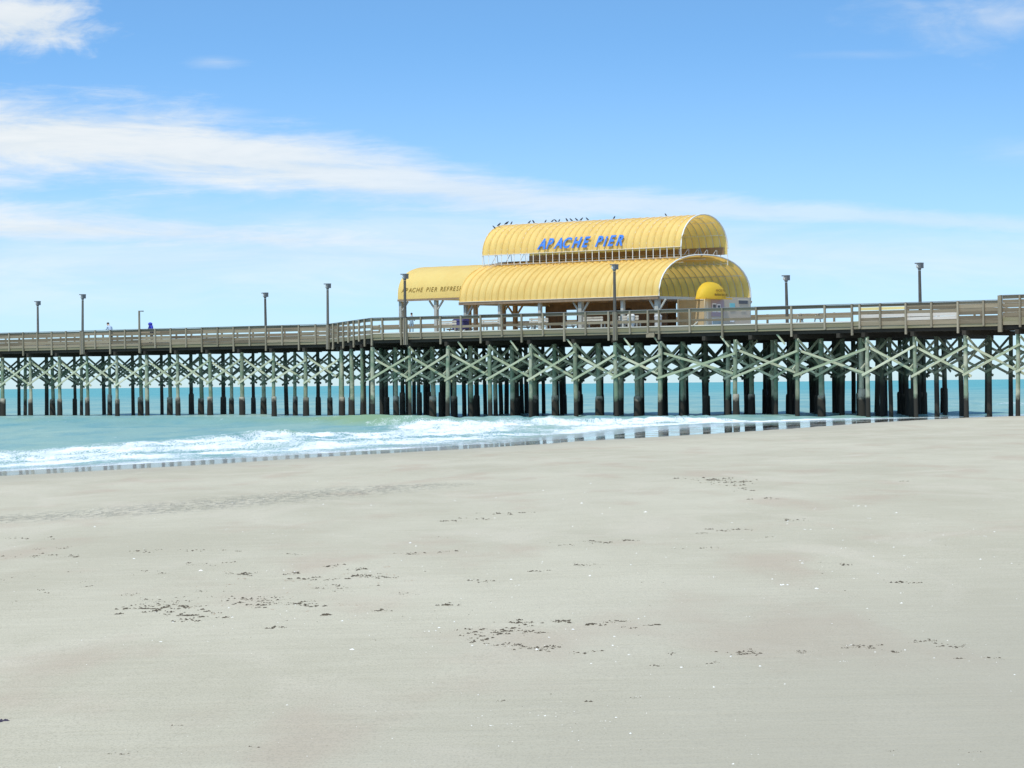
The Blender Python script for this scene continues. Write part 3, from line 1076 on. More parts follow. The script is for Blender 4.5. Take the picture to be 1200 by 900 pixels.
# right trunk, near side
pr = [x + 150 for x in (-125.94, -124.21, -122.08, -119.98, -117.83, -115.78, -114.5)]
for i, p in enumerate(pr[:-1]):
    rail_post(p, -.10, 5.78 if i in (2, 4) else 6.24, TOP)
spans = [(pm[-1], pr[0]), (pr[0], pr[2]), (pr[2], pr[4]), (pr[4], pr[6])]
for i, (a, b) in enumerate(spans):
    a2, b2 = a + .012, b - .012
    rows = [(7.85, .19, R_), (7.60, .20, YB if i == 1 else R_), (7.36, .20, R_), (7.12, .22, PL if i in (1, 2) else R_), (6.86, .21, PL if i == 2 else R_), (6.58, .30, R_)]
    if i == 0:
        rows = [(7.85, .19, R_), (7.36, .20, R_), (6.60, .30, F_)]
    rail_run((a2, -.015), (b2, -.015), rows, jig=.02)
    cap_run((a2, -.06), (b2, -.06))
    board('rim_board', (a2, .04, 6.36), (b2, .04, 6.36), .05, .3, F_)
# raised rail at the right end
rail_post(pr[6] + .05, -.12, 5.80, 8.28, .30, .16)
q = pr[6] + .05
end = q
while end < P_R1:
    end += 1.55
    rail_post(end, -.10, 6.1, 8.26)
i = 0
a = q + .16
while a < P_R1:
    b = a + 3.1
    rail_run((a, -.015), (b - .02, -.015), [(8.13, .22, R_), (7.86, .22, R_), (7.58, .24, R_), (7.28, .24, R_), (6.98, .25, R_), (6.66, .27, F_), (6.38, .24, F_)], jig=.02)
    board('rail_cap', (a - .2, -.06, 8.28), (b - .02, -.06, 8.28), .17, .045, M['rail_cap'])
    a = b
# right trunk, far side
p = P_ME
while p < P_R1:
    rail_post(p, Q_RF + .08, 6.2, TOP)
    rail_post(p + 2.05, Q_RF + .08, 6.2, TOP)
    rail_run((p + .02, Q_RF), (p + 4.08, Q_RF), [(7.82, .22, R_), (7.40, .22, R_), (6.98, .22, R_)])
    p += 4.1
# small diagonal prop on the rail left of the kiosk and a few loose knee boards under the rim
board('rail_prop', (9.3, -.06, 6.72), (9.75, -.06, 7.02), .05, .08, M['bench'])
for p, dz in ((-8.6, .0), (-3.0, .1), (2.6, 0), (5.4, .1), (11.6, 0), (16.6, .1), (-14.0, 0), (-19.5, .05)):
    board('knee_board', (p, .25, 5.95 + dz), (p + .75, .25, 5.15 + dz), .05, .13, M['brace'])
# gusset box where the wide deck steps at the left of the kiosk
board('hanger_block', (5.0, -.08, 6.12), (5.75, -.08, 6.12), .12, .34, M['rail'])


# ------------------------------------------------------------------ lamps
def lamp(p, q, z_top, label, base=6.72, face=-1.0, wooden_foot=False):
    r = root('lamp_post', p, q, base, label, 'lamp', 'lamp posts along the pier')
    r.rotation_euler.x = random.uniform(-.012, .012)
    r.rotation_euler.y = random.uniform(-.014, .014)
    h = z_top - base
    b = MB().tube([(0, 0, 0), (0, 0, h * .5), (0, 0, h - .56)], [.125, .115, .10], 10)
    b.obj('pole', M['lamp_pole'], r)
    if wooden_foot:
        MB().box(-.13, .13, -.10, .16, -.02, 7.9 - base).obj('foot_post', M['post'], r)
    hd = MB()
    # tapered housing: neck, bowl and flat lid with a visor
    hd.tube([(0, 0, h - .54), (0, 0, h - .44), (0.03, 0, h - .18)], [.105, .125, .205], 12)
    hd.box(-.26, .23, -.22, .22, h - .08, h)
    hd.box(.07, .23, -.20, .20, h - .40, h - .082)
    hd.obj('lamp_head', M['lamp_metal'], r)
    g = MB().ball((-.05, 0, h - .245), .20, 0, 12, 8, (1, 1, .95))
    g.obj('globe', M['lamp_glass'], r)
    return r


def arm_lamp(p, q, z_top, label, base):
    r = root('lamp_post', p, q, base, label, 'lamp', 'lamp posts along the pier')
    h = z_top - base
    MB().tube([(0, 0, 0), (0, 0, h)], [.11, .09], 10).obj('pole', M['post'], r)
    MB().tube([(0, 0, h - .06), (.40, 0, h - .03)], [.035, .03], 8).obj('arm', M['lamp_metal'], r)
    MB().box(.26, .52, -.09, .09, h - .10, h - .01).obj('lamp_head', M['lamp_metal'], r)
    return r


X = lambda s: s + 150
lamp(X(-237.33), Q_LF + .35, 11.2, 'tall dark pole lamp behind the far rail, leftmost lamp of the whole pier', 6.3)
lamp(X(-223.1), Q_L - .2, 11.4, 'tall dark pole lamp on the near rail left of the person in pale blue', 5.8, wooden_foot=True)
arm_lamp(X(-215.27), Q_L - .2, 9.68, 'short grey pole with a small arm lamp beside the person in royal blue', 5.8)
lamp(X(-205.7), Q_LF + .35, 11.2, 'dark pole lamp behind the solid railing midway between blue clad person and canopies', 6.3)
lamp(X(-191.21), Q_L - .2, 11.5, 'tall dark pole lamp where the solid railing turns into the slanted rail', 5.8, wooden_foot=True)
lamp(X(-169.15), -.22, 11.4, 'dark pole lamp in front of the small plain yellow canopy', 5.8, wooden_foot=True)
lamp(X(-147.89), -.22, 11.47, 'dark pole lamp in front of the big ribbed yellow canopy', 5.8, wooden_foot=True)
lamp(X(-141.59), 13.0, 10.72, 'dark pole lamp with white globe just right of the kiosk', DECK)
lamp(X(-125.24), Q_RF + .25, 11.0, 'dark pole lamp above the yellow board, rightmost lamp of the pier', 6.3)


# ------------------------------------------------------------------ vaulted canopies
def vault(q0, q1, z0, z1, ex=2.2, n=34):
    """profile of a barrel roof: list of (q, z), finely spaced near the feet"""
    pts = []
    for i in range(n + 1):
        t = -1 + 2 * i / n
        a = t * math.pi / 2
        x = math.copysign(abs(math.sin(a)) ** (2 / ex), math.sin(a))
        y = abs(math.cos(a)) ** (2 / ex)
        pts.append(((q0 + q1) / 2 + x * (q1 - q0) / 2, z0 + y * (z1 - z0)))
    return pts


def arc_fn(prof):
    L = [0.0]
    for a, b in zip(prof[:-1], prof[1:]):
        L.append(L[-1] + math.hypot(b[0] - a[0], b[1] - a[1]))

    def at(s):
        s = max(0.0, min(s, L[-1] - 1e-6))
        for i in range(len(L) - 1):
            if s <= L[i + 1]:
                t = (s - L[i]) / (L[i + 1] - L[i])
                a, b = prof[i], prof[i + 1]
                d = Vector((b[0] - a[0], b[1] - a[1])).normalized()
                return (a[0] + (b[0] - a[0]) * t, a[1] + (b[1] - a[1]) * t), (-d.y, d.x)
    return at, L[-1]


def fabric(p0, p1, prof, panels, sag, name, mat, parent, sub=8):
    """ribbed fabric: taut over the hoops and slack between them"""
    b = MB()
    cols = panels * sub
    n = len(prof)
    vs = []
    ks = [random.uniform(.72, 1.25) for _ in range(panels + 1)]
    for c in range(cols + 1):
        u = c / sub
        s = sag * math.sin(math.pi * (u % 1.0)) ** 0.95 * ks[int(u)] if sag else 0
        p = p0 + (p1 - p0) * c / cols
        for i, (q, z) in enumerate(prof):
            a, bb = prof[max(i - 1, 0)], prof[min(i + 1, n - 1)]
            d = Vector((bb[0] - a[0], bb[1] - a[1])).normalized()
            k = s * (0.35 + 0.65 * math.sin(math.pi * i / (n - 1)))
            vs.append((p, q + d.y * k, z - d.x * k))
    fs = []
    for c in range(cols):
        for i in range(n - 1):
            a = c * n + i
            fs.append((a, a + 1, a + n + 1, a + n))
    b.add(vs, fs, 0, True)
    if isinstance(mat, list):
        for c in range(cols):
            if c % sub == 0:
                for i in range(n - 1):
                    b.mi[c * (n - 1) + i] = 1
    return b.obj(name, mat, parent)


def hoops(p0, p1, prof, panels, r, parent, mat, legs=0.0, name='hoop'):
    pts = [(0, q, z) for q, z in prof[::2]]
    if legs:
        pts = [(0, prof[0][0], prof[0][1] - legs)] + pts + [(0, prof[-1][0], prof[-1][1] - legs)]
    b = MB()
    cq = (prof[0][0] + prof[-1][0]) / 2
    zc = prof[0][1]
    pts = [(x, cq + (q - cq) * .992, z - .03 if z > zc + .1 else z) for x, q, z in pts]
    b.tube(pts, [r] * len(pts), 6)
    me = b.mesh(name, mat)
    for k in range(panels + 1):
        inst(me, name, parent, Matrix.Translation((p0 + (p1 - p0) * k / panels, 0, 0)))


def letters(text, p0, p1, s0, height, prof, mat, parent, shear=.28, bold=.02, thick=.05, lift=.09, gap=.10, space=.55):
    """each letter is a mesh of its own, bent onto the roof"""
    at, _ = arc_fn(prof)
    metas = []
    for ch in text:
        if ch == ' ':
            metas.append(None)
            continue
        cu = bpy.data.curves.new('letter', 'FONT')
        cu.body = ch
        cu.size = 1.0
        cu.shear = shear
        cu.offset = bold
        cu.extrude = 0.5
        cu.resolution_u = 3
        o = bpy.data.objects.new('letter', cu)
        COL.objects.link(o)
        bpy.context.view_layer.update()
        me = bpy.data.meshes.new_from_object(o.evaluated_get(bpy.context.evaluated_depsgraph_get()))
        bpy.data.objects.remove(o)
        bpy.data.curves.remove(cu)
        metas.append(me)
    widths = []
    hmax = max(v.co.y for me in metas if me for v in me.vertices)
    for me in metas:
        if me is None:
            widths.append(space)
        else:
            xs = [v.co.x for v in me.vertices]
            widths.append(max(xs) - min(xs))
    tot = sum(widths) + gap * (len(text) - 1)
    kx = (p1 - p0) / tot
    ky = height / hmax
    x = 0.0
    for me, w in zip(metas, widths):
        if me is not None:
            x0 = min(v.co.x for v in me.vertices)
            for v in me.vertices:
                (q, z), nrm = at(s0 + v.co.y * ky)
                dd = lift + (v.co.z + .5) * thick
                v.co = (p0 + (x + v.co.x - x0) * kx, q + nrm[0] * dd, z + nrm[1] * dd)
            me.materials.clear()
            me.materials.append(mat)
            me.update()
            inst(me, 'letter', parent)
        x += w + gap


P_A, P_B = -18.95, 1.42          # ends of the big canopies
low = vault(6.0, 17.8, 9.22, 12.50, 2.3, 40)
lc = root('vaulted_canopy', 0, 0, 0, 'big ribbed yellow barrel canopy standing on timber posts, lower of the two tiers', 'canopy')
fabric(P_A, P_B, low, 30, .21, 'fabric', [M['fabric'], M['fabric_seam_shade']], lc)
hoops(P_A, P_B, low, 30, .032, lc, M['white_steel'])
for k in (8, 14, 20, 26, 32):
    q, z = low[k]
    MB().tube([(P_A, q + (11.9 - q) * .05, z - .33), (P_B, q + (11.9 - q) * .05, z - .33)], [.035, .035], 6).obj('purlin', M['white_steel'], lc)
for q in (6.02, 17.78):
    MB().box(P_A, P_B, q - .09, q + .09, 8.98, 9.20).obj('eave_beam', M['timber'], lc)
    MB().box(P_A, P_B, q - .13, q + .13, 9.202, 9.25).obj('eave_trim', M['trim'], lc)
for p in (P_A + .1, P_B - .1):
    MB().box(p - .09, p + .09, 6.13, 17.66, 8.99, 9.19).obj('tie_beam', M['grey_timber'], lc)
for kx in range(1, 7):
    p = P_A + (P_B - P_A) * kx / 7
    MB().box(p - .07, p + .07, 6.13, 17.66, 9.0, 9.18).obj('tie_beam', M['timber'], lc)
for qi, q in enumerate((6.4, 17.4)):
    for j, p in enumerate([x + 150 for x in (-168.6, -164.95, -160.76, -156.58, -152.4, -149.0)]):
        m = M['grey_timber'] if qi == 0 else M['timber']
        w = .13 if j in (0, 1, 2, 4) else .17
        po = MB().box(p - w, p + w, q - w, q + w, DECK, 8.98).obj('support_post', m, lc)
        if j in (0, 3, 5):
            for s in (-1, 1):
                if j == 0 and s < 0:
                    continue
                MB().beam((p + s * w, q, 8.15), (p + s * (w + .62), q, 8.96), .12, .12).obj('knee_brace', m, po)
# second row of posts in the middle
for p in (-17.6, -13.2, -8.9):
    po = MB().box(p - .15, p + .15, 11.2, 11.5, DECK, 9.0).obj('support_post', M['timber'], lc)
    for s in (-1, 1):
        MB().beam((p + s * .15, 11.35, 8.2), (p + s * .8, 11.35, 8.98), .12, .12).obj('knee_brace', M['timber'], po)
for prof, pe, par in ((low, P_B, lc),):
    MB().tube([(pe + .03, q, z) for q, z in prof[::2]], [.05] * len(prof[::2]), 8).obj('edge_hoop', M['white_steel'], par)
# flat walkway on top of the lower vault
MB().box(P_A + .3, P_B - .15, 10.4, 13.3, 12.50, 12.54).obj('roof_platform', M['grey_timber'], lc)
# upper tier
up = vault(8.75, 14.75, 13.04, 15.64, 2.05, 36) + [(14.77, 12.80), (14.78, 12.58)]
uc = root('vaulted_canopy', 0, 0, 0, 'ribbed yellow barrel canopy with big blue letters, upper tier on top', 'canopy')
fabric(P_A + .1, P_B + .05, up, 30, .19, 'fabric', [M['fabric'], M['fabric_seam_shade']], uc)
hoops(P_A + .1, P_B + .05, up, 30, .032, uc, M['white_steel'], legs=.84)
MB().tube([(P_B + .08, q, z) for q, z in up[:37:2]], [.05] * 19, 8).obj('edge_hoop', M['white_steel'], uc)
for k in (6, 12, 18, 24, 30):
    q, z = up[k]
    MB().tube([(P_A + .1, q + (11.7 - q) * .08, z - .28), (P_B, q + (11.7 - q) * .08, z - .28)], [.03, .03], 6).obj('purlin', M['white_steel'], uc)
for q in (8.72, 14.84):
    MB().tube([(P_A + .1, q, 13.04), (P_B + .05, q, 13.04)], [.028, .028], 6).obj('eave_pipe', M['trim'], uc)
    MB().tube([(P_A + .1, q, 12.24), (P_B + .05, q, 12.24)], [.022, .022], 6).obj('base_pipe', M['steel'], uc)
for k in range(7):
    p = P_A + .3 + k * .74
    MB().beam((p, 8.78, 12.26), (p + (.55 if k % 2 else -.1), 8.78, 13.02), .035, .035).obj('lattice_brace', M['lamp_metal'] if k in (2, 3, 4) else M['steel'], uc)
for k in range(9):
    q = 8.9 + k * .6
    MB().beam((P_B - .2, q, 12.45), (P_B - .2, q + (.5 if k % 2 else 0), 12.9), .03, .03).obj('lattice_brace', M['steel'], uc)
MB().beam((P_B - .05, 11.6, 12.40), (P_B - .05, 11.2, 13.0), .10, .10).obj('floodlight', M['lamp_metal'], uc)
MB().box(P_A + .25, P_B - .1, 14.45, 14.52, 12.56, 13.16).obj('shade_board', M['timber'], uc)  # board added to stand in for the shaded interior behind the gap
letters('APACHE PiER', -12.95, -4.2, .30, .84, up, M['letter_blue'], uc, bold=.032, gap=.07, space=.42)

# small plain canopy over the refreshment counter
P_S0, P_S1 = -26.6, -17.8
sm = vault(7.0, 16.0, 9.66, 12.42, 2.7, 36)
scn = root('vaulted_canopy', 0, 0, 0, 'small smooth pale yellow canopy with dark lettering at the left end', 'canopy')
fabric(P_S0, P_S1, sm, 5, .015, 'fabric', M['fabric_plain'], scn)
hoops(P_S0, P_S1, sm, 5, .03, scn, M['steel'])
b = MB()
b.add([(P_S0, q, z) for q, z in sm], [tuple(range(len(sm)))])
b.obj('end_panel', M['fabric_plain'], scn)
for q in (7.03, 15.97):
    MB().box(P_S0, P_S1, q - .08, q + .08, 9.48, 9.645).obj('eave_beam', M['timber'], scn)
for p, q in ((X(-176.5), 7.3), (X(-172.6), 7.3), (X(-168.6), 7.6), (X(-176.5), 15.7), (X(-172.6), 15.7), (X(-172.3), 11.0)):
    po = MB().box(p - .14, p + .14, q - .14, q + .14, DECK, 9.48).obj('support_post', M['timber'] if q > 7.4 else M['grey_timber'], scn)
    for s in (-1, 1):
        if p + s < P_S0:
            continue
        MB().beam((p + s * .14, q, 8.75), (p + s * .75, q, 9.46), .12, .12).obj('knee_brace', M['grey_timber'], po)
letters('APACHE PIER REFRESHMENTS', X(-176.2), X(-167.4), .55, .36, sm, M['letter_dark'], scn, shear=.2, bold=.0, thick=.01, lift=.02, gap=.13, space=.4)

# ------------------------------------------------------------------ kiosk, shed
kq0, kq1 = 11.3, 16.9
kp0, kp1 = X(-150.75), X(-148.05)
kz0, kz1 = DECK, 9.22
ki = root('kiosk', 0, 0, 0, 'tan kiosk with posters under the right end of the big canopy', 'kiosk')


def wall_panel(name, a, b, z0, z1, mat, th=.1):
    return board(name, (a[0], a[1], (z0 + z1) / 2), (b[0], b[1], (z0 + z1) / 2), th, z1 - z0, mat, ki)


wall_panel('front_wall', (kp0, kq0), (kp1 - .16, kq0), kz0, kz1 - .25, M['plaster_tan'])
wall_panel('end_wall', (kp1, kq0 + .16), (kp1, kq1), kz0, kz1, M['plaster_pale'])
wall_panel('rear_wall', (kp0, kq1), (kp1 - .06, kq1), kz0, kz1, M['plaster_tan'])
wall_panel('side_wall', (kp0, kq0 + .06), (kp0, kq1 - .06), kz0, kz1 - .25, M['plaster_tan'])
MB().box(kp0 - .08, kp1 - .2, kq0 - .09, kq0 + .05, kz1 - .24, kz1 - .14).obj('wall_trim', M['trim'], ki)
MB().box(kp1 - .16, kp1 + .07, kq0 - .08, kq0 + .16, kz0, kz1 + .02).obj('corner_post', M['trim'], ki)
MB().box(kp1 - .1, kp1 + .06, kq1 - .02, kq1 + .12, kz0, kz1 + .02).obj('corner_post', M['grey_timber'], ki)
MB().box(kp0 - .08, kp0 + .06, kq0 - .09, kq0 - .055, kz0, kz1 - .24).obj('corner_trim', M['trim'], ki)


def on_end(name, q0, q1, z0, z1, mat, d=.03):
    return MB().box(kp1 + .052, kp1 + .052 + d, q0, q1, z0, z1).obj(name, mat, ki)


nb = on_end('notice_board', kq0 + .55, kq0 + 2.15, 7.7, 8.98, M['poster_purple'])
for q0, q1, z0, z1, m in ((.66, 1.18, 8.02, 8.72, 'poster_white'), (1.28, 1.72, 8.02, 8.66, 'poster_white'), (1.74, 2.05, 8.0, 8.3, 'poster_white')):
    po = MB().box(kp1 + .084, kp1 + .096, kq0 + q0, kq0 + q1, z0, z1).obj('poster', M[m], nb)
    MB().box(kp1 + .097, kp1 + .102, kq0 + q0 + .07, kq0 + q1 - .07, (z0 + z1) / 2, z1 - .1).obj('poster_print', M['poster_dark'], po)
w = on_end('window', kq0 + .62, kq0 + 2.1, 7.02, 7.58, M['poster_white'], .03)
MB().box(kp1 + .084, kp1 + .09, kq0 + .70, kq0 + 2.02, 7.08, 7.52).obj('pane', simple('counter_glass', (.30, .36, .36), .1, .6, .2), w)
on_end('notice', kq0 + 2.95, kq0 + 3.6, 8.15, 8.75, M['poster_cyan'])
on_end('notice', kq0 + 2.95, kq0 + 3.5, 7.28, 7.58, M['poster_white'])
on_end('sign', kq0 + 4.15, kq0 + 5.3, 8.72, 8.98, M['poster_dark'])
on_end('sign', kq0 + 4.05, kq0 + 5.4, 8.99, 9.05, M['trim'])
on_end('notice', kq0 + 4.4, kq0 + 5.0, 8.12, 8.42, M['trim'])
on_end('service_shelf', kq0 + .4, kq0 + 2.4, 6.93, 6.99, M['trim'], .25)

# rounded yellow awning over the counter, on the end wall
aw = root('dome_awning', 0, 0, 0, 'small bright yellow dome awning over the kiosk counter', 'awning')
aq0, aq1 = kq0 - 1.45, kq0 + 1.95
az0, az1, ad = 9.10, 10.36, .95
ap = kp1 + .075
b = MB()
nu, nv = 22, 12
vs, fs = [], []
for i in range(nu + 1):
    t = -1 + 2 * i / nu
    for j in range(nv + 1):
        a = math.pi / 2 * j / nv
        # squarish dome: rounded front profile, shoulders rolled into the sides
        k = (1 - abs(t) ** 2.2) ** 0.6
        d = ad * math.cos(a) ** .8 * (.25 + .75 * k)
        z = az0 + (az1 - az0) * math.sin(a) ** .85 * k
        vs.append((ap + d, (aq0 + aq1) / 2 + t * (aq1 - aq0) / 2, z))
for i in range(nu):
    for j in range(nv):
        a = i * (nv + 1) + j
        fs.append((a, a + nv + 1, a + nv + 2, a + 1))
b.add(vs, fs, 0, True)
b.obj('awning_fabric', M['fabric_awning'], aw)
MB().box(ap, ap + ad + .02, aq0 - .03, aq0 + .01, az0 - .10, az0 - .002).obj('valance', M['fabric_awning'], aw)
MB().box(ap + ad - .02, ap + ad + .02, aq0 + .012, aq1 + .03, az0 - .10, az0 - .002).obj('valance', M['fabric_awning'], aw)


def flat_letters(text, q0, q1, z0, h, parent, bold=.0):
    # print on the front of the awning: bent to its profile
    prof = []
    for j in range(nv + 1):
        a = math.pi / 2 * j / nv
        prof.append((ap + ad * math.cos(a) ** .8, az0 + (az1 - az0) * math.sin(a) ** .85))
    at, _ = arc_fn(prof)
    cu = bpy.data.curves.new('lettering', 'FONT')
    cu.body = text
    cu.offset = bold
    cu.shear = .15
    o = bpy.data.objects.new('lettering', cu)
    COL.objects.link(o)
    bpy.context.view_layer.update()
    me = bpy.data.meshes.new_from_object(o.evaluated_get(bpy.context.evaluated_depsgraph_get()))
    bpy.data.objects.remove(o)
    xs = [v.co.x for v in me.vertices]
    ys = [v.co.y for v in me.vertices]
    for v in me.vertices:
        (pp, z), nr = at(z0 + (v.co.y - min(ys)) / (max(ys) - min(ys)) * h)
        q = q0 + (v.co.x - min(xs)) / (max(xs) - min(xs)) * (q1 - q0)
        v.co = (pp + .05, q, z + .03)
    me.materials.clear()
    me.materials.append(M['letter_dark'])
    inst(me, 'lettering', parent)


flat_letters('APACHE PIER', kq0 - .1, kq0 + 1.15, .46, .2, aw, .03)
q = kq0 - .3
while q < kq0 + 1.2:
    wq = random.uniform(.07, .16)
    MB().box(ap + ad + .03, ap + ad + .04, q, q + wq, az0 + .16, az0 + .16 + random.uniform(.13, .18)).obj('print_mark', M['letter_dark'], aw)
    q += wq + random.choice((.04, .05, .05, .12))

# dark timber shed behind, with two openings one sees through
sh = root('timber_shed', 0, 0, 0, 'dark brown timber shed in the shade behind the picnic tables', 'shed')


def shed_wall(a, b, z0=DECK, z1=8.97):
    board('wall', (a[0], a[1], (z0 + z1) / 2), (b[0], b[1], (z0 + z1) / 2), .1, z1 - z0, M['shed'], sh)


for a, b in ((X(-163.1), X(-161.4)), (X(-159.7), X(-156.4)), (X(-154.7), X(-151.2))):
    shed_wall((a, 10.4), (b, 10.4))
for a, b in ((X(-165.9), X(-164.6)), (X(-162.6), X(-159.4)), (X(-157.6), X(-152.5))):
    shed_wall((a, 13.2), (b, 13.2))
for p in (X(-159.75), X(-156.35)):
    shed_wall((p, 10.46), (p, 13.1))
for a, b in ((X(-161.4), X(-159.8)), (X(-156.3), X(-154.7))):
    board('lintel', (a + .01, 10.4, 8.72), (b - .01, 10.4, 8.72), .1, .5, M['shed'], sh)


# ------------------------------------------------------------------ things on the deck
def bench(p, q, label, rz=0.0, w=1.9):
    r = root('bench', p, q, DECK, label, 'bench', 'wooden benches along the rail', rz)
    for k in range(3):
        MB().box(-w / 2, w / 2, -.22 + k * .15, -.09 + k * .15, .42, .46).obj('seat_board', M['bench'], r)
    for k in range(2):
        MB().box(-w / 2, w / 2, .27, .30, .58 + k * .18, .72 + k * .18).obj('back_board', M['bench'], r)
    for s in (-1, 1):
        MB().box(s * (w / 2 - .2) - .04, s * (w / 2 - .2) + .04, -.20, -.12, .002, .418).obj('leg', M['grey_timber'], r)
        MB().box(s * (w / 2 - .2) - .04, s * (w / 2 - .2) + .04, .19, .268, .002, .92).obj('leg', M['grey_timber'], r)
    return r


def table(p, q, label, rz=0.0):
    r = root('picnic_table', p, q, DECK, label, 'picnic table', 'picnic tables under the canopy', rz)
    for k in range(5):
        MB().box(-.95, .95, -.375 + k * .15, -.235 + k * .15, .72, .76).obj('top_board', M['bench'], r)
    for s in (-1, 1):
        for k in range(2):
            MB().box(-.95, .95, s * .62 - .13 + k * .14, s * .62 - .01 + k * .14, .43, .47).obj('seat_board', M['bench'], r)
        f = MB()
        f.beam((s * .7, -.62, .002), (s * .7, -.22, .71), .05, .09)
        f.beam((s * .7, .62, .002), (s * .7, .22, .71), .05, .09)
        f.beam((s * .76, -.74, .39), (s * .76, .74, .39), .05, .08)
        f.obj('trestle', M['grey_timber'], r)
    return r


bench(-15.6, 1.1, 'wooden bench behind the rail below the left end of the big canopy', math.pi)
bench(-11.2, 1.2, 'wooden bench behind the rail left of the first dark shed opening', math.pi)
bench(-6.2, 1.1, 'bleached wooden bench just left of the lamp before the big canopy', math.pi)
bench(-.9, 1.2, 'wooden bench just right of the lamp before the big canopy', math.pi)
bench(2.6, 1.1, 'wooden bench behind the rail in front of the kiosk front wall', math.pi)
bench(12.6, 17.9, 'wooden bench at the far rail right of the kiosk', 0)
bench(-46.5, 18.6, 'wooden bench behind the solid railing left of the slanted rail', 0)
table(-13.0, 7.9, 'wooden picnic table under the left half of the big canopy')
table(-8.4, 8.0, 'wooden picnic table before the left wall of the dark shed')
table(-3.4, 7.9, 'wooden picnic table before the right wall of the dark shed')
table(-22.3, 9.8, 'wooden picnic table under the small plain canopy')
table(17.5, 3.0, 'wooden picnic table on the open deck right of the kiosk', .2)


def bin_(p, q, label, mat):
    r = root('litter_bin', p, q, DECK, label, 'bin')
    MB().tube([(0, 0, .004), (0, 0, .4), (0, 0, .86)], [.24, .27, .29], 14).obj('bin_body', mat, r)
    MB().tube([(0, 0, .86), (0, 0, .92), (0, 0, 1.02), (0, 0, 1.06)], [.31, .31, .2, .06], 14).obj('bin_lid', mat, r)
    return r


bin_(X(-147.0), .6, 'pale grey bin behind the rail at the right end of the canopy', M['white_steel'])
bin_(X(-147.4), 4.4, 'galvanised bin beside the corner post of the big canopy', M['steel'])

# folded navy sunshade cart near the left end
r = root('cart', X(-167.9), 5.0, DECK, 'dark navy covered cart under the joint of the two canopies', 'cart')
MB().box(-.62, .55, -.35, .35, .30, .95).obj('body', M['navy'], r)
c = MB()
c.add([(-.68, -.4, .96), (.6, -.4, .96), (.6, .4, .96), (-.68, .4, .96), (-.35, -.3, 1.22), (.5, -.3, 1.28), (.5, .3, 1.28), (-.35, .3, 1.22)],
      [(0, 3, 2, 1), (4, 5, 6, 7), (0, 1, 5, 4), (1, 2, 6, 5), (2, 3, 7, 6), (3, 0, 4, 7)])
c.obj('cover', M['navy'], r)
for s in (-1, 1):
    MB().tube([(.3, s * .38, .2), (.3, s * .44, .2)], [.198, .198], 14).obj('wheel', M['lamp_metal'], r)
MB().tube([(-.5, 0, .004), (-.5, 0, .3)], [.04, .04], 8).obj('stand', M['steel'], r)
MB().tube([(-.6, 0, .8), (-1.0, 0, .95)], [.02, .02], 8).obj('handle', M['steel'], r)

# ------------------------------------------------------------------ birds on the top canopy
BIRDS = [(-169.83, 15.02, 'lowest'), (-169.47, 15.25, 'second'), (-169.0, 15.3, 'third'), (-168.72, 15.5, 'fourth'), (-168.26, 15.55, ''), (-166.34, 15.6, ''), (-165.89, 15.6, ''), (-164.62, 0, ''), (-163.89, 0, ''), (-163.55, 0, ''),
         (-163.18, 0, ''), (-162.37, 0, ''), (-161.92, 0, ''), (-161.35, 0, ''), (-160.86, 0, ''), (-160.24, 0, ''), (-157.48, 0, ''), (-152.28, 0, '')]
BL = ['lowest black bird on the curved left end of the top canopy', 'second lowest black bird on the curved left end of the top canopy',
      'black bird just inside the left end hoop of the top canopy', 'black bird where the left end of the top canopy levels out',
      'black bird facing right, highest of the five at the left end',
      'left bird of the close pair on the ridge left of the blue letters', 'right bird of the close pair on the ridge left of the blue letters',
      'black bird alone between the close pair and the row of birds', 'first bird from the left in the row above the blue letters',
      'second bird from the left in the row above the blue letters', 'third bird from the left in the row above the blue letters',
      'fourth bird from the left in the row above the blue letters', 'fifth bird from the left in the row above the blue letters',
      'sixth bird from the left in the row above the blue letters', 'seventh bird from the left in the row above the blue letters',
      'eighth bird in the row above the blue letters, its right end', 'black bird alone on the ridge above the last blue letters',
      'rightmost bird, alone near the open right end of the ridge']


def bird_meshes():
    b = MB()
    R = Matrix.Rotation(math.radians(-38), 3, 'Y')
    b.ball((0, 0, .15), .13, 0, 10, 8, (1.25, .62, .62), R)
    b.ball((.135, 0, .275), .062, 0, 8, 6)
    b.tube([(-.08, 0, .10), (-.15, 0, .06), (-.21, 0, .02)], [.06, .045, .03], 6)
    body = b.mesh('bird_body', M['black'])
    k = MB().tube([(.185, 0, .275), (.245, 0, .262)], [.018, .004], 6).mesh('beak', M['beak'])
    g = MB()
    for s in (-1, 1):
        g.tube([(.0, s * .03, .09), (.01, s * .03, -.005)], [.01, .008], 5)
    return body, k, g.mesh('legs', M['beak'])


bb, bk, bl = bird_meshes()
for i, (s, z, _) in enumerate(BIRDS):
    p = X(s)
    if i < 4:
        # on the curved end: walk down the front of the vault
        idx = (12, 14, 16, 17)[i]
        q, zz = up[idx]
        p = P_A + .1 + (.02, .15, .45, .35)[i]
    else:
        q, zz = up[18]
    r = root('bird', p, q, zz + .012, BL[i], 'bird', 'black birds perched on the top canopy', random.choice((0.2, -.3, math.pi + .2, math.pi - .3, 1.2)))
    sc = random.uniform(.62, .82)
    r.scale = (sc,) * 3
    inst(bb, 'bird_body', r)
    inst(bk, 'beak', r)
    inst(bl, 'legs', r)


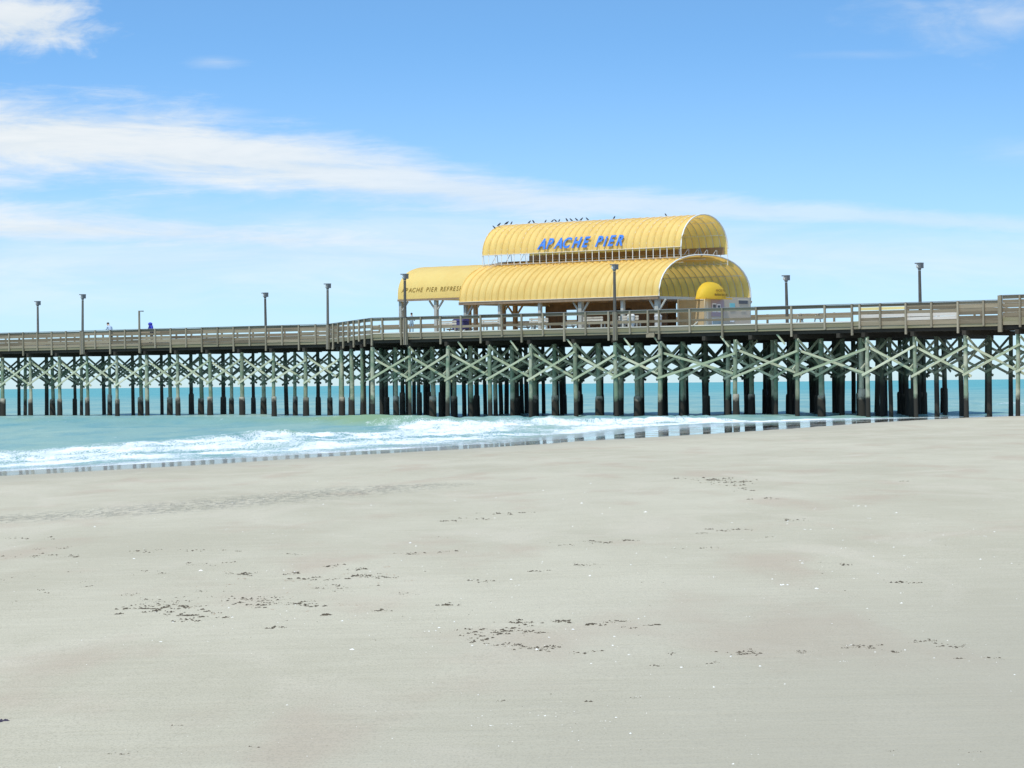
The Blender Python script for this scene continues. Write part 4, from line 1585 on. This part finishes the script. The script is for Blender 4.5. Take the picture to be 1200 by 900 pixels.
# ------------------------------------------------------------------ people
def person(p, q, rz, label, mats, lean=0.0, hood=False, height=1.72, wide=1.0):
    """one continuous skinned body; clothes are colours of that surface, hair a child"""
    r = root('person', p, q, DECK + .004, label, 'person', rz=rz)
    me = bpy.data.meshes.new('body')
    L = lambda z: lean * max(0.0, z - .9) ** 1.2
    J = {'pel': (0, 0, .95, .145, .11), 'wst': (0, L(1.12), 1.12, .135, .10), 'che': (0, L(1.32), 1.32, .165, .115), 'nek': (0, L(1.47), 1.47, .06, .06),
         'jaw': (0, L(1.56) + .02, 1.56, .075, .085), 'cra': (0, L(1.66) + .01, 1.655, .08, .09), 'top': (0, L(1.71), 1.715, .055, .06)}
    E_ = [('pel', 'wst'), ('wst', 'che'), ('che', 'nek'), ('nek', 'jaw'), ('jaw', 'cra'), ('cra', 'top')]
    for s, t in ((-1, 'l'), (1, 'r')):
        J['hip' + t] = (s * .09, 0, .88, .095, .09)
        J['kne' + t] = (s * .10, .03, .49, .062, .065)
        J['ank' + t] = (s * .10, -.01, .09, .042, .045)
        J['toe' + t] = (s * .12, .14, .035, .04, .03)
        J['sho' + t] = (s * .19, L(1.40), 1.405, .065, .06)
        J['elb' + t] = (s * .25, L(1.12) + .10, 1.14, .045, .045)
        J['wri' + t] = (s * .16, L(1.12) + .33, 1.13, .032, .03)
        J['plm' + t] = (s * .14, L(1.12) + .41, 1.12, .036, .022)
        E_ += [('pel', 'hip' + t), ('hip' + t, 'kne' + t), ('kne' + t, 'ank' + t), ('ank' + t, 'toe' + t), ('che', 'sho' + t), ('sho' + t, 'elb' + t), ('elb' + t, 'wri' + t), ('wri' + t, 'plm' + t)]
        for k in range(4):
            J['f%d%s' % (k, t)] = (s * (.115 + .018 * k), L(1.12) + .485 - abs(k - 1.4) * .008, 1.105 - .006 * k, .009, .009)
            E_.append(('plm' + t, 'f%d%s' % (k, t)))
        J['th' + t] = (s * .085, L(1.12) + .42, 1.125, .010, .010)
        E_.append(('wri' + t, 'th' + t))
    J['nose'] = (0, L(1.6) + .125, 1.60, .012, .014)
    E_.append(('jaw', 'nose'))
    names = list(J)
    k = height / 1.76
    me.from_pydata([tuple(c * k for c in J[n][:3]) for n in names], [(names.index(a), names.index(b)) for a, b in E_], [])
    o = bpy.data.objects.new('body', me)
    COL.objects.link(o)
    sk = o.modifiers.new('skin', 'SKIN')
    for i, n in enumerate(names):
        me.skin_vertices[0].data[i].radius = (J[n][3] * k, J[n][4] * k)
        me.skin_vertices[0].data[i].use_root = (n == 'pel')
    sb = o.modifiers.new('sub', 'SUBSURF')
    sb.levels = 1
    sb.render_levels = 1
    bpy.context.view_layer.update()
    m2 = bpy.data.meshes.new_from_object(o.evaluated_get(bpy.context.evaluated_depsgraph_get()))
    bpy.data.objects.remove(o)
    m2.name = 'body'
    m2.materials.clear()
    for m in mats:
        m2.materials.append(m)
    for pl in m2.polygons:
        c = pl.center / k
        pl.use_smooth = True
        if c.z > 1.49:
            pl.material_index = 0
        elif c.y > L(1.12) + .33 and c.z > 1.0:
            pl.material_index = 0
        elif c.z > .97 or (abs(c.x) > .17 and c.z > .9):
            pl.material_index = 1
        else:
            pl.material_index = 2
    inst(m2, 'body', r)
    r.scale = (wide, wide, 1)
    h = MB().ball((0, L(1.66) * k - .012, 1.668 * k), .098 * k, 0, 12, 8, (.92, 1.02, .80))
    if hood:
        h = MB().ball((0, L(1.64) * k - .02, 1.63 * k), .135 * k, 0, 12, 9, (.95, 1.0, 1.12))
        h.ball((0, L(1.48) * k - .03, 1.46 * k), .15 * k, 0, 12, 7, (1.1, .9, .5))
        h.obj('hood', mats[1], r)
    else:
        h.obj('hair', M['hair'], r)
    return r


person(X(-220.35), 14.9, math.pi / 2, 'person in a pale blue shirt leaning left at the railing', (M['skin'], M['cloth_pale_blue'], M['cloth_dark']), .42, height=2.02, wide=1.2)
person(X(-214.6), 14.75, 2.8, 'person in a royal blue hooded top beside the short arm lamp', (M['skin'], M['cloth_royal'], M['cloth_dark']), .18, True, 1.86, 1.45)
person(X(-174.35), 6.2, .6, 'person in grey blue clothes standing under the small plain canopy', (M['skin'], M['cloth_grey'], M['cloth_grey']), .05, height=1.8)


# ------------------------------------------------------------------ wrack, grit and shells on the sand
def chunk(b, x, y, z, sx, sy, sz, mi=0):
    a = random.uniform(0, math.pi)
    ca, sa = math.cos(a) * .5 + .5, math.sin(a) * .4
    vs = []
    n = 5
    for k in range(n):
        an = 2 * math.pi * k / n + random.uniform(-.35, .35)
        r = random.uniform(.65, 1.15)
        vs.append((x + sx * r * math.cos(an), y + sy * r * math.sin(an), z - .003))
    vs.append((x + sx * random.uniform(-.3, .3), y + sy * random.uniform(-.3, .3), z + sz))
    b.add(vs, [(k, (k + 1) % n, n) for k in range(n)], mi)


def px_ground_many(x, y):
    xr, yr = x - 600.0, 450.0 - y
    u, v = (xr + ROLL * yr) / FOC, (yr - ROLL * xr) / FOC
    z = np.full(len(x), 0.9)
    for _ in range(8):
        Y = (z - EYE) / v
        P = np.column_stack([u * Y, Y])
        z = sand_z(P)
    return P, z


def scatter(b, cx, cy, wx, wy, n, size, mi=0, flat=.35):
    """n bits round the beach point seen at (cx, cy); wx, wy spread in frame units"""
    if not hasattr(b, 'todo'):
        b.todo = []
    k = 1 if n < 5 else 6
    for _ in range(max(1, n // k)):
        x0 = cx + random.gauss(0, wx)
        y0 = cy + random.gauss(0, wy)
        sp = random.uniform(1.0, 5.5)
        for _ in range(k):
            x = x0 + (random.gauss(0, sp) if k > 1 else 0)
            y = y0 + (random.gauss(0, .3) - .03 * (x - x0) if k > 1 else 0)
            if y > 560:
                b.todo.append((x, y, size, flat, mi))


def flush(b):
    t = np.array([q[:2] for q in b.todo])
    P, Z = px_ground_many(t[:, 0], t[:, 1])
    for (x, y, size, flat, mi), g, z in zip(b.todo, P, Z):
        s = size * g[1] / FOC * random.choice((.35, .45, .6, .8, 1, 1.2, 2.0))
        chunk(b, g[0], g[1], z, s * random.uniform(.9, 2.2), s * random.uniform(1.0, 2.2), s * flat * random.uniform(.6, 1.4), mi)
    return b


wr = MB()
CL = [(585, 740, 26, 2.2, 60), (555, 748, 18, 2.2, 26), (600, 757, 14, 2, 22), (635, 760, 13, 2, 42), (612, 730, 9, 1.5, 18), (672, 728, 8, 1, 14), (693, 731.5, 6, .7, 10), (720, 728, 6, 1, 10), (768, 732, 6, .7, 8), (735, 737, 8, 1, 6),
      (706, 635, 9, .9, 22), (740, 633, 5, .7, 10), (664, 639, 7, .7, 10), (680, 661, 9, 1, 14), (624, 669, 7, .8, 10), (560, 681, 12, 1, 10), (480, 649, 9, .8, 16), (528, 647, 6, .7, 8), (425, 675, 10, 1.5, 20), (450, 676, 8, 1, 12),
      (524, 709, 6, .8, 14), (418, 666, 5, .8, 8), (480, 697, 10, 1, 12), (450, 715, 8, 1.5, 8), (520, 611, 8, .7, 10), (560, 608, 14, .7, 10), (590, 602, 14, .7, 14),
      (880, 765, 14, 1.8, 36), (934, 764, 9, 1.5, 12), (862, 766.5, 7, .8, 10), (1000, 757, 12, 1.2, 18), (1046, 763, 4, .8, 8), (1086, 751.5, 8, 1.3, 26), (1120, 757, 14, 1.8, 22), (1018, 759, 8, 1, 8), (1150, 771, 18, 1.5, 12),
      (838, 776, 4, 1, 6), (1060, 682, 5, .8, 6), (930, 609, 10, 1.2, 18), (853, 621, 20, .8, 26), (824, 625, 7, .7, 10), (900, 630, 10, 1, 6), (985, 661, 18, 1.2, 10), (1071, 683, 5, .7, 5), (825, 642, 20, 1, 10),
      (844, 562, 18, 2.2, 50), (857, 566, 20, 2, 30), (870, 574, 10, 1, 8), (893, 584, 8, .7, 8), (1057, 564, 1, .3, 3),
      (200, 711, 22, 3, 60), (165, 713, 12, 2, 26), (190, 705, 16, 2, 20), (220, 722, 12, 2, 22), (255, 723, 9, 1, 10), (283, 704, 16, 3, 34), (305, 708, 16, 3, 34), (325, 702, 10, 2, 14), (345, 706, 14, 2, 24), (365, 709, 10, 2, 18),
      (320, 735, 7, .8, 12), (382, 720, 5, .7, 10), (240, 699, 14, 1.5, 14), (155, 697, 12, 1.2, 12), (235, 693, 20, 2, 10), (290, 672, 14, 1.5, 14), (345, 671, 5, 1, 9), (390, 663, 7, 1, 12), (372, 678, 16, 2, 18), (390, 690, 16, 3, 22),
      (172, 670, 8, 1, 12), (190, 672, 6, 1, 8), (155, 674, 7, 1, 6), (225, 661, 12, 1, 12), (85, 672, 6, .8, 6), (100, 681, 14, 1.2, 22), (75, 683, 6, .8, 8), (12, 680, 9, 1, 12), (50, 692, 10, 1, 10), (100, 687, 8, .8, 8), (30, 676, 10, .8, 8),
      (20, 706, 8, .8, 6), (35, 716, 14, .8, 10), (30, 652, 12, .8, 10), (52, 650, 8, .8, 8), (85, 652, 12, 1, 12), (82, 642, 8, .8, 8), (45, 643, 8, .8, 6), (30, 631, 10, .8, 12), (55, 630, 7, .8, 6), (160, 648, 12, 1, 14), (175, 645, 7, .7, 6),
      (232, 645, 12, .8, 14), (282, 645.5, 5, .7, 5), (350, 650, 8, .8, 8), (260, 660, 8, .8, 6), (210, 728, 8, 1, 6), (140, 884, 6, .8, 8), (155, 882, 8, 1, 4), (359, 791.5, 1, .4, 3), (178, 849, 3, .6, 3), (205, 850, 3, .6, 3), (298, 876, 5, .8, 5),
      (650, 813, 1, .4, 3), (686, 822, 3, .5, 2), (585, 822, 3, .6, 4), (504, 801, 5, .7, 3), (780, 766, 9, 1, 8), (688, 764.5, 7, .8, 8), (770, 781, 12, .8, 8), (748, 817, 3, .5, 2), (800, 862, 3, 1, 3), (1046, 881, 3, .6, 6), (1140, 879, 8, 1.5, 10), (1105, 825, 8, 1.5, 10)]
for cx, cy, wx, wy, n in CL:
    scatter(wr, cx, cy, wx, wy, int(n * 3.0), 0.85 if cy < 700 else 0.95, 0, .5)
# lone grains
for _ in range(1300):
    scatter(wr, random.uniform(0, 1200), 590 + 310 * random.random() ** .8, 4, 2, 1, random.choice((.3, .35, .4, .55)))
tag(flush(wr).obj('seaweed_wrack', M['seaweed']), 'dark specks and lines of dried seaweed scattered on the sand', 'seaweed', kind='stuff')

shl = MB()
for _ in range(1300):
    y = 560 + 350 * random.random() ** .75
    x = random.uniform(-10, 1210)
    scatter(shl, x, y, 1, 1, 1, random.choice((.35, .45, .5, .6, .9)), 0, .5)
for cx, cy, n in ((1010, 640, 60), (940, 650, 40), (1100, 650, 50), (1180, 620, 30), (980, 780, 40), (1080, 830, 50), (620, 790, 40), (560, 760, 30), (700, 830, 40), (880, 700, 40)):
    scatter(shl, cx, cy, 60, 16, n, .5, 0, .5)
tag(flush(shl).obj('shell_fragments', M['shell']), 'tiny white shell fragments strewn over the near sand', 'shell fragments', kind='stuff')
grt = MB()
for cx, cy, wx, wy, n in ((300, 702, 60, 10, 160), (440, 688, 30, 8, 70), (330, 675, 50, 8, 60), (845, 565, 26, 4, 60), (60, 672, 50, 8, 50), (1110, 840, 70, 20, 80), (930, 780, 60, 12, 50)):
    scatter(grt, cx, cy, wx, wy, n, .6, 0, .4)
tag(flush(grt).obj('shell_grit', M['shell_tan']), 'reddish brown shell grit between the seaweed lines', 'shell grit', kind='stuff')


def clump(cx, cy, wpx, label, mat, n=14, g=None):
    c, z = px_ground(cx, cy)
    m = c[1] / FOC
    b = MB()
    for k in range(n):
        t = random.uniform(-1, 1)
        s = wpx * m * .22 * (1 - .6 * abs(t))
        chunk(b, t * wpx * m * .42, random.gauss(0, s), 0, s * 1.3, s * 1.2, s * random.uniform(.35, .8))
    o = b.obj('seaweed_or_shadow_clump', mat)
    o.location = (c[0], c[1], z)
    tag(o, label, 'seaweed', g)


G = 'larger clumps of seaweed and cast shadow flakes on the sand'
clump(382, 720, 12, 'dark flat clump of seaweed right of the big scattered wrack patch', M['seaweed'], g=G)
clump(524, 709, 15, 'dark mound of seaweed above and left of the central wrack line', M['seaweed'], g=G)
clump(588, 738, 6, 'small black lump at the right end of the central wrack line', M['seaweed'], g=G)
clump(693, 731, 10, 'black clump of seaweed right of the central wrack line', M['seaweed'], g=G)
clump(768, 732, 8, 'black clump at the right tip of the central wrack lines', M['seaweed'], g=G)
clump(1046, 763, 6, 'small black clump between the two right hand wrack patches', M['seaweed'], g=G)
clump(2, 845, 22, 'dark purple flakes shaped as a cast shadow at the left edge of the sand', M['shadow_purple'], 26, g=G)  # cast shadow on the sand, built as dark purple flakes
clump(1057, 564, 4, 'tiny black lump alone on the upper right sand', M['seaweed'], 8, g=G)
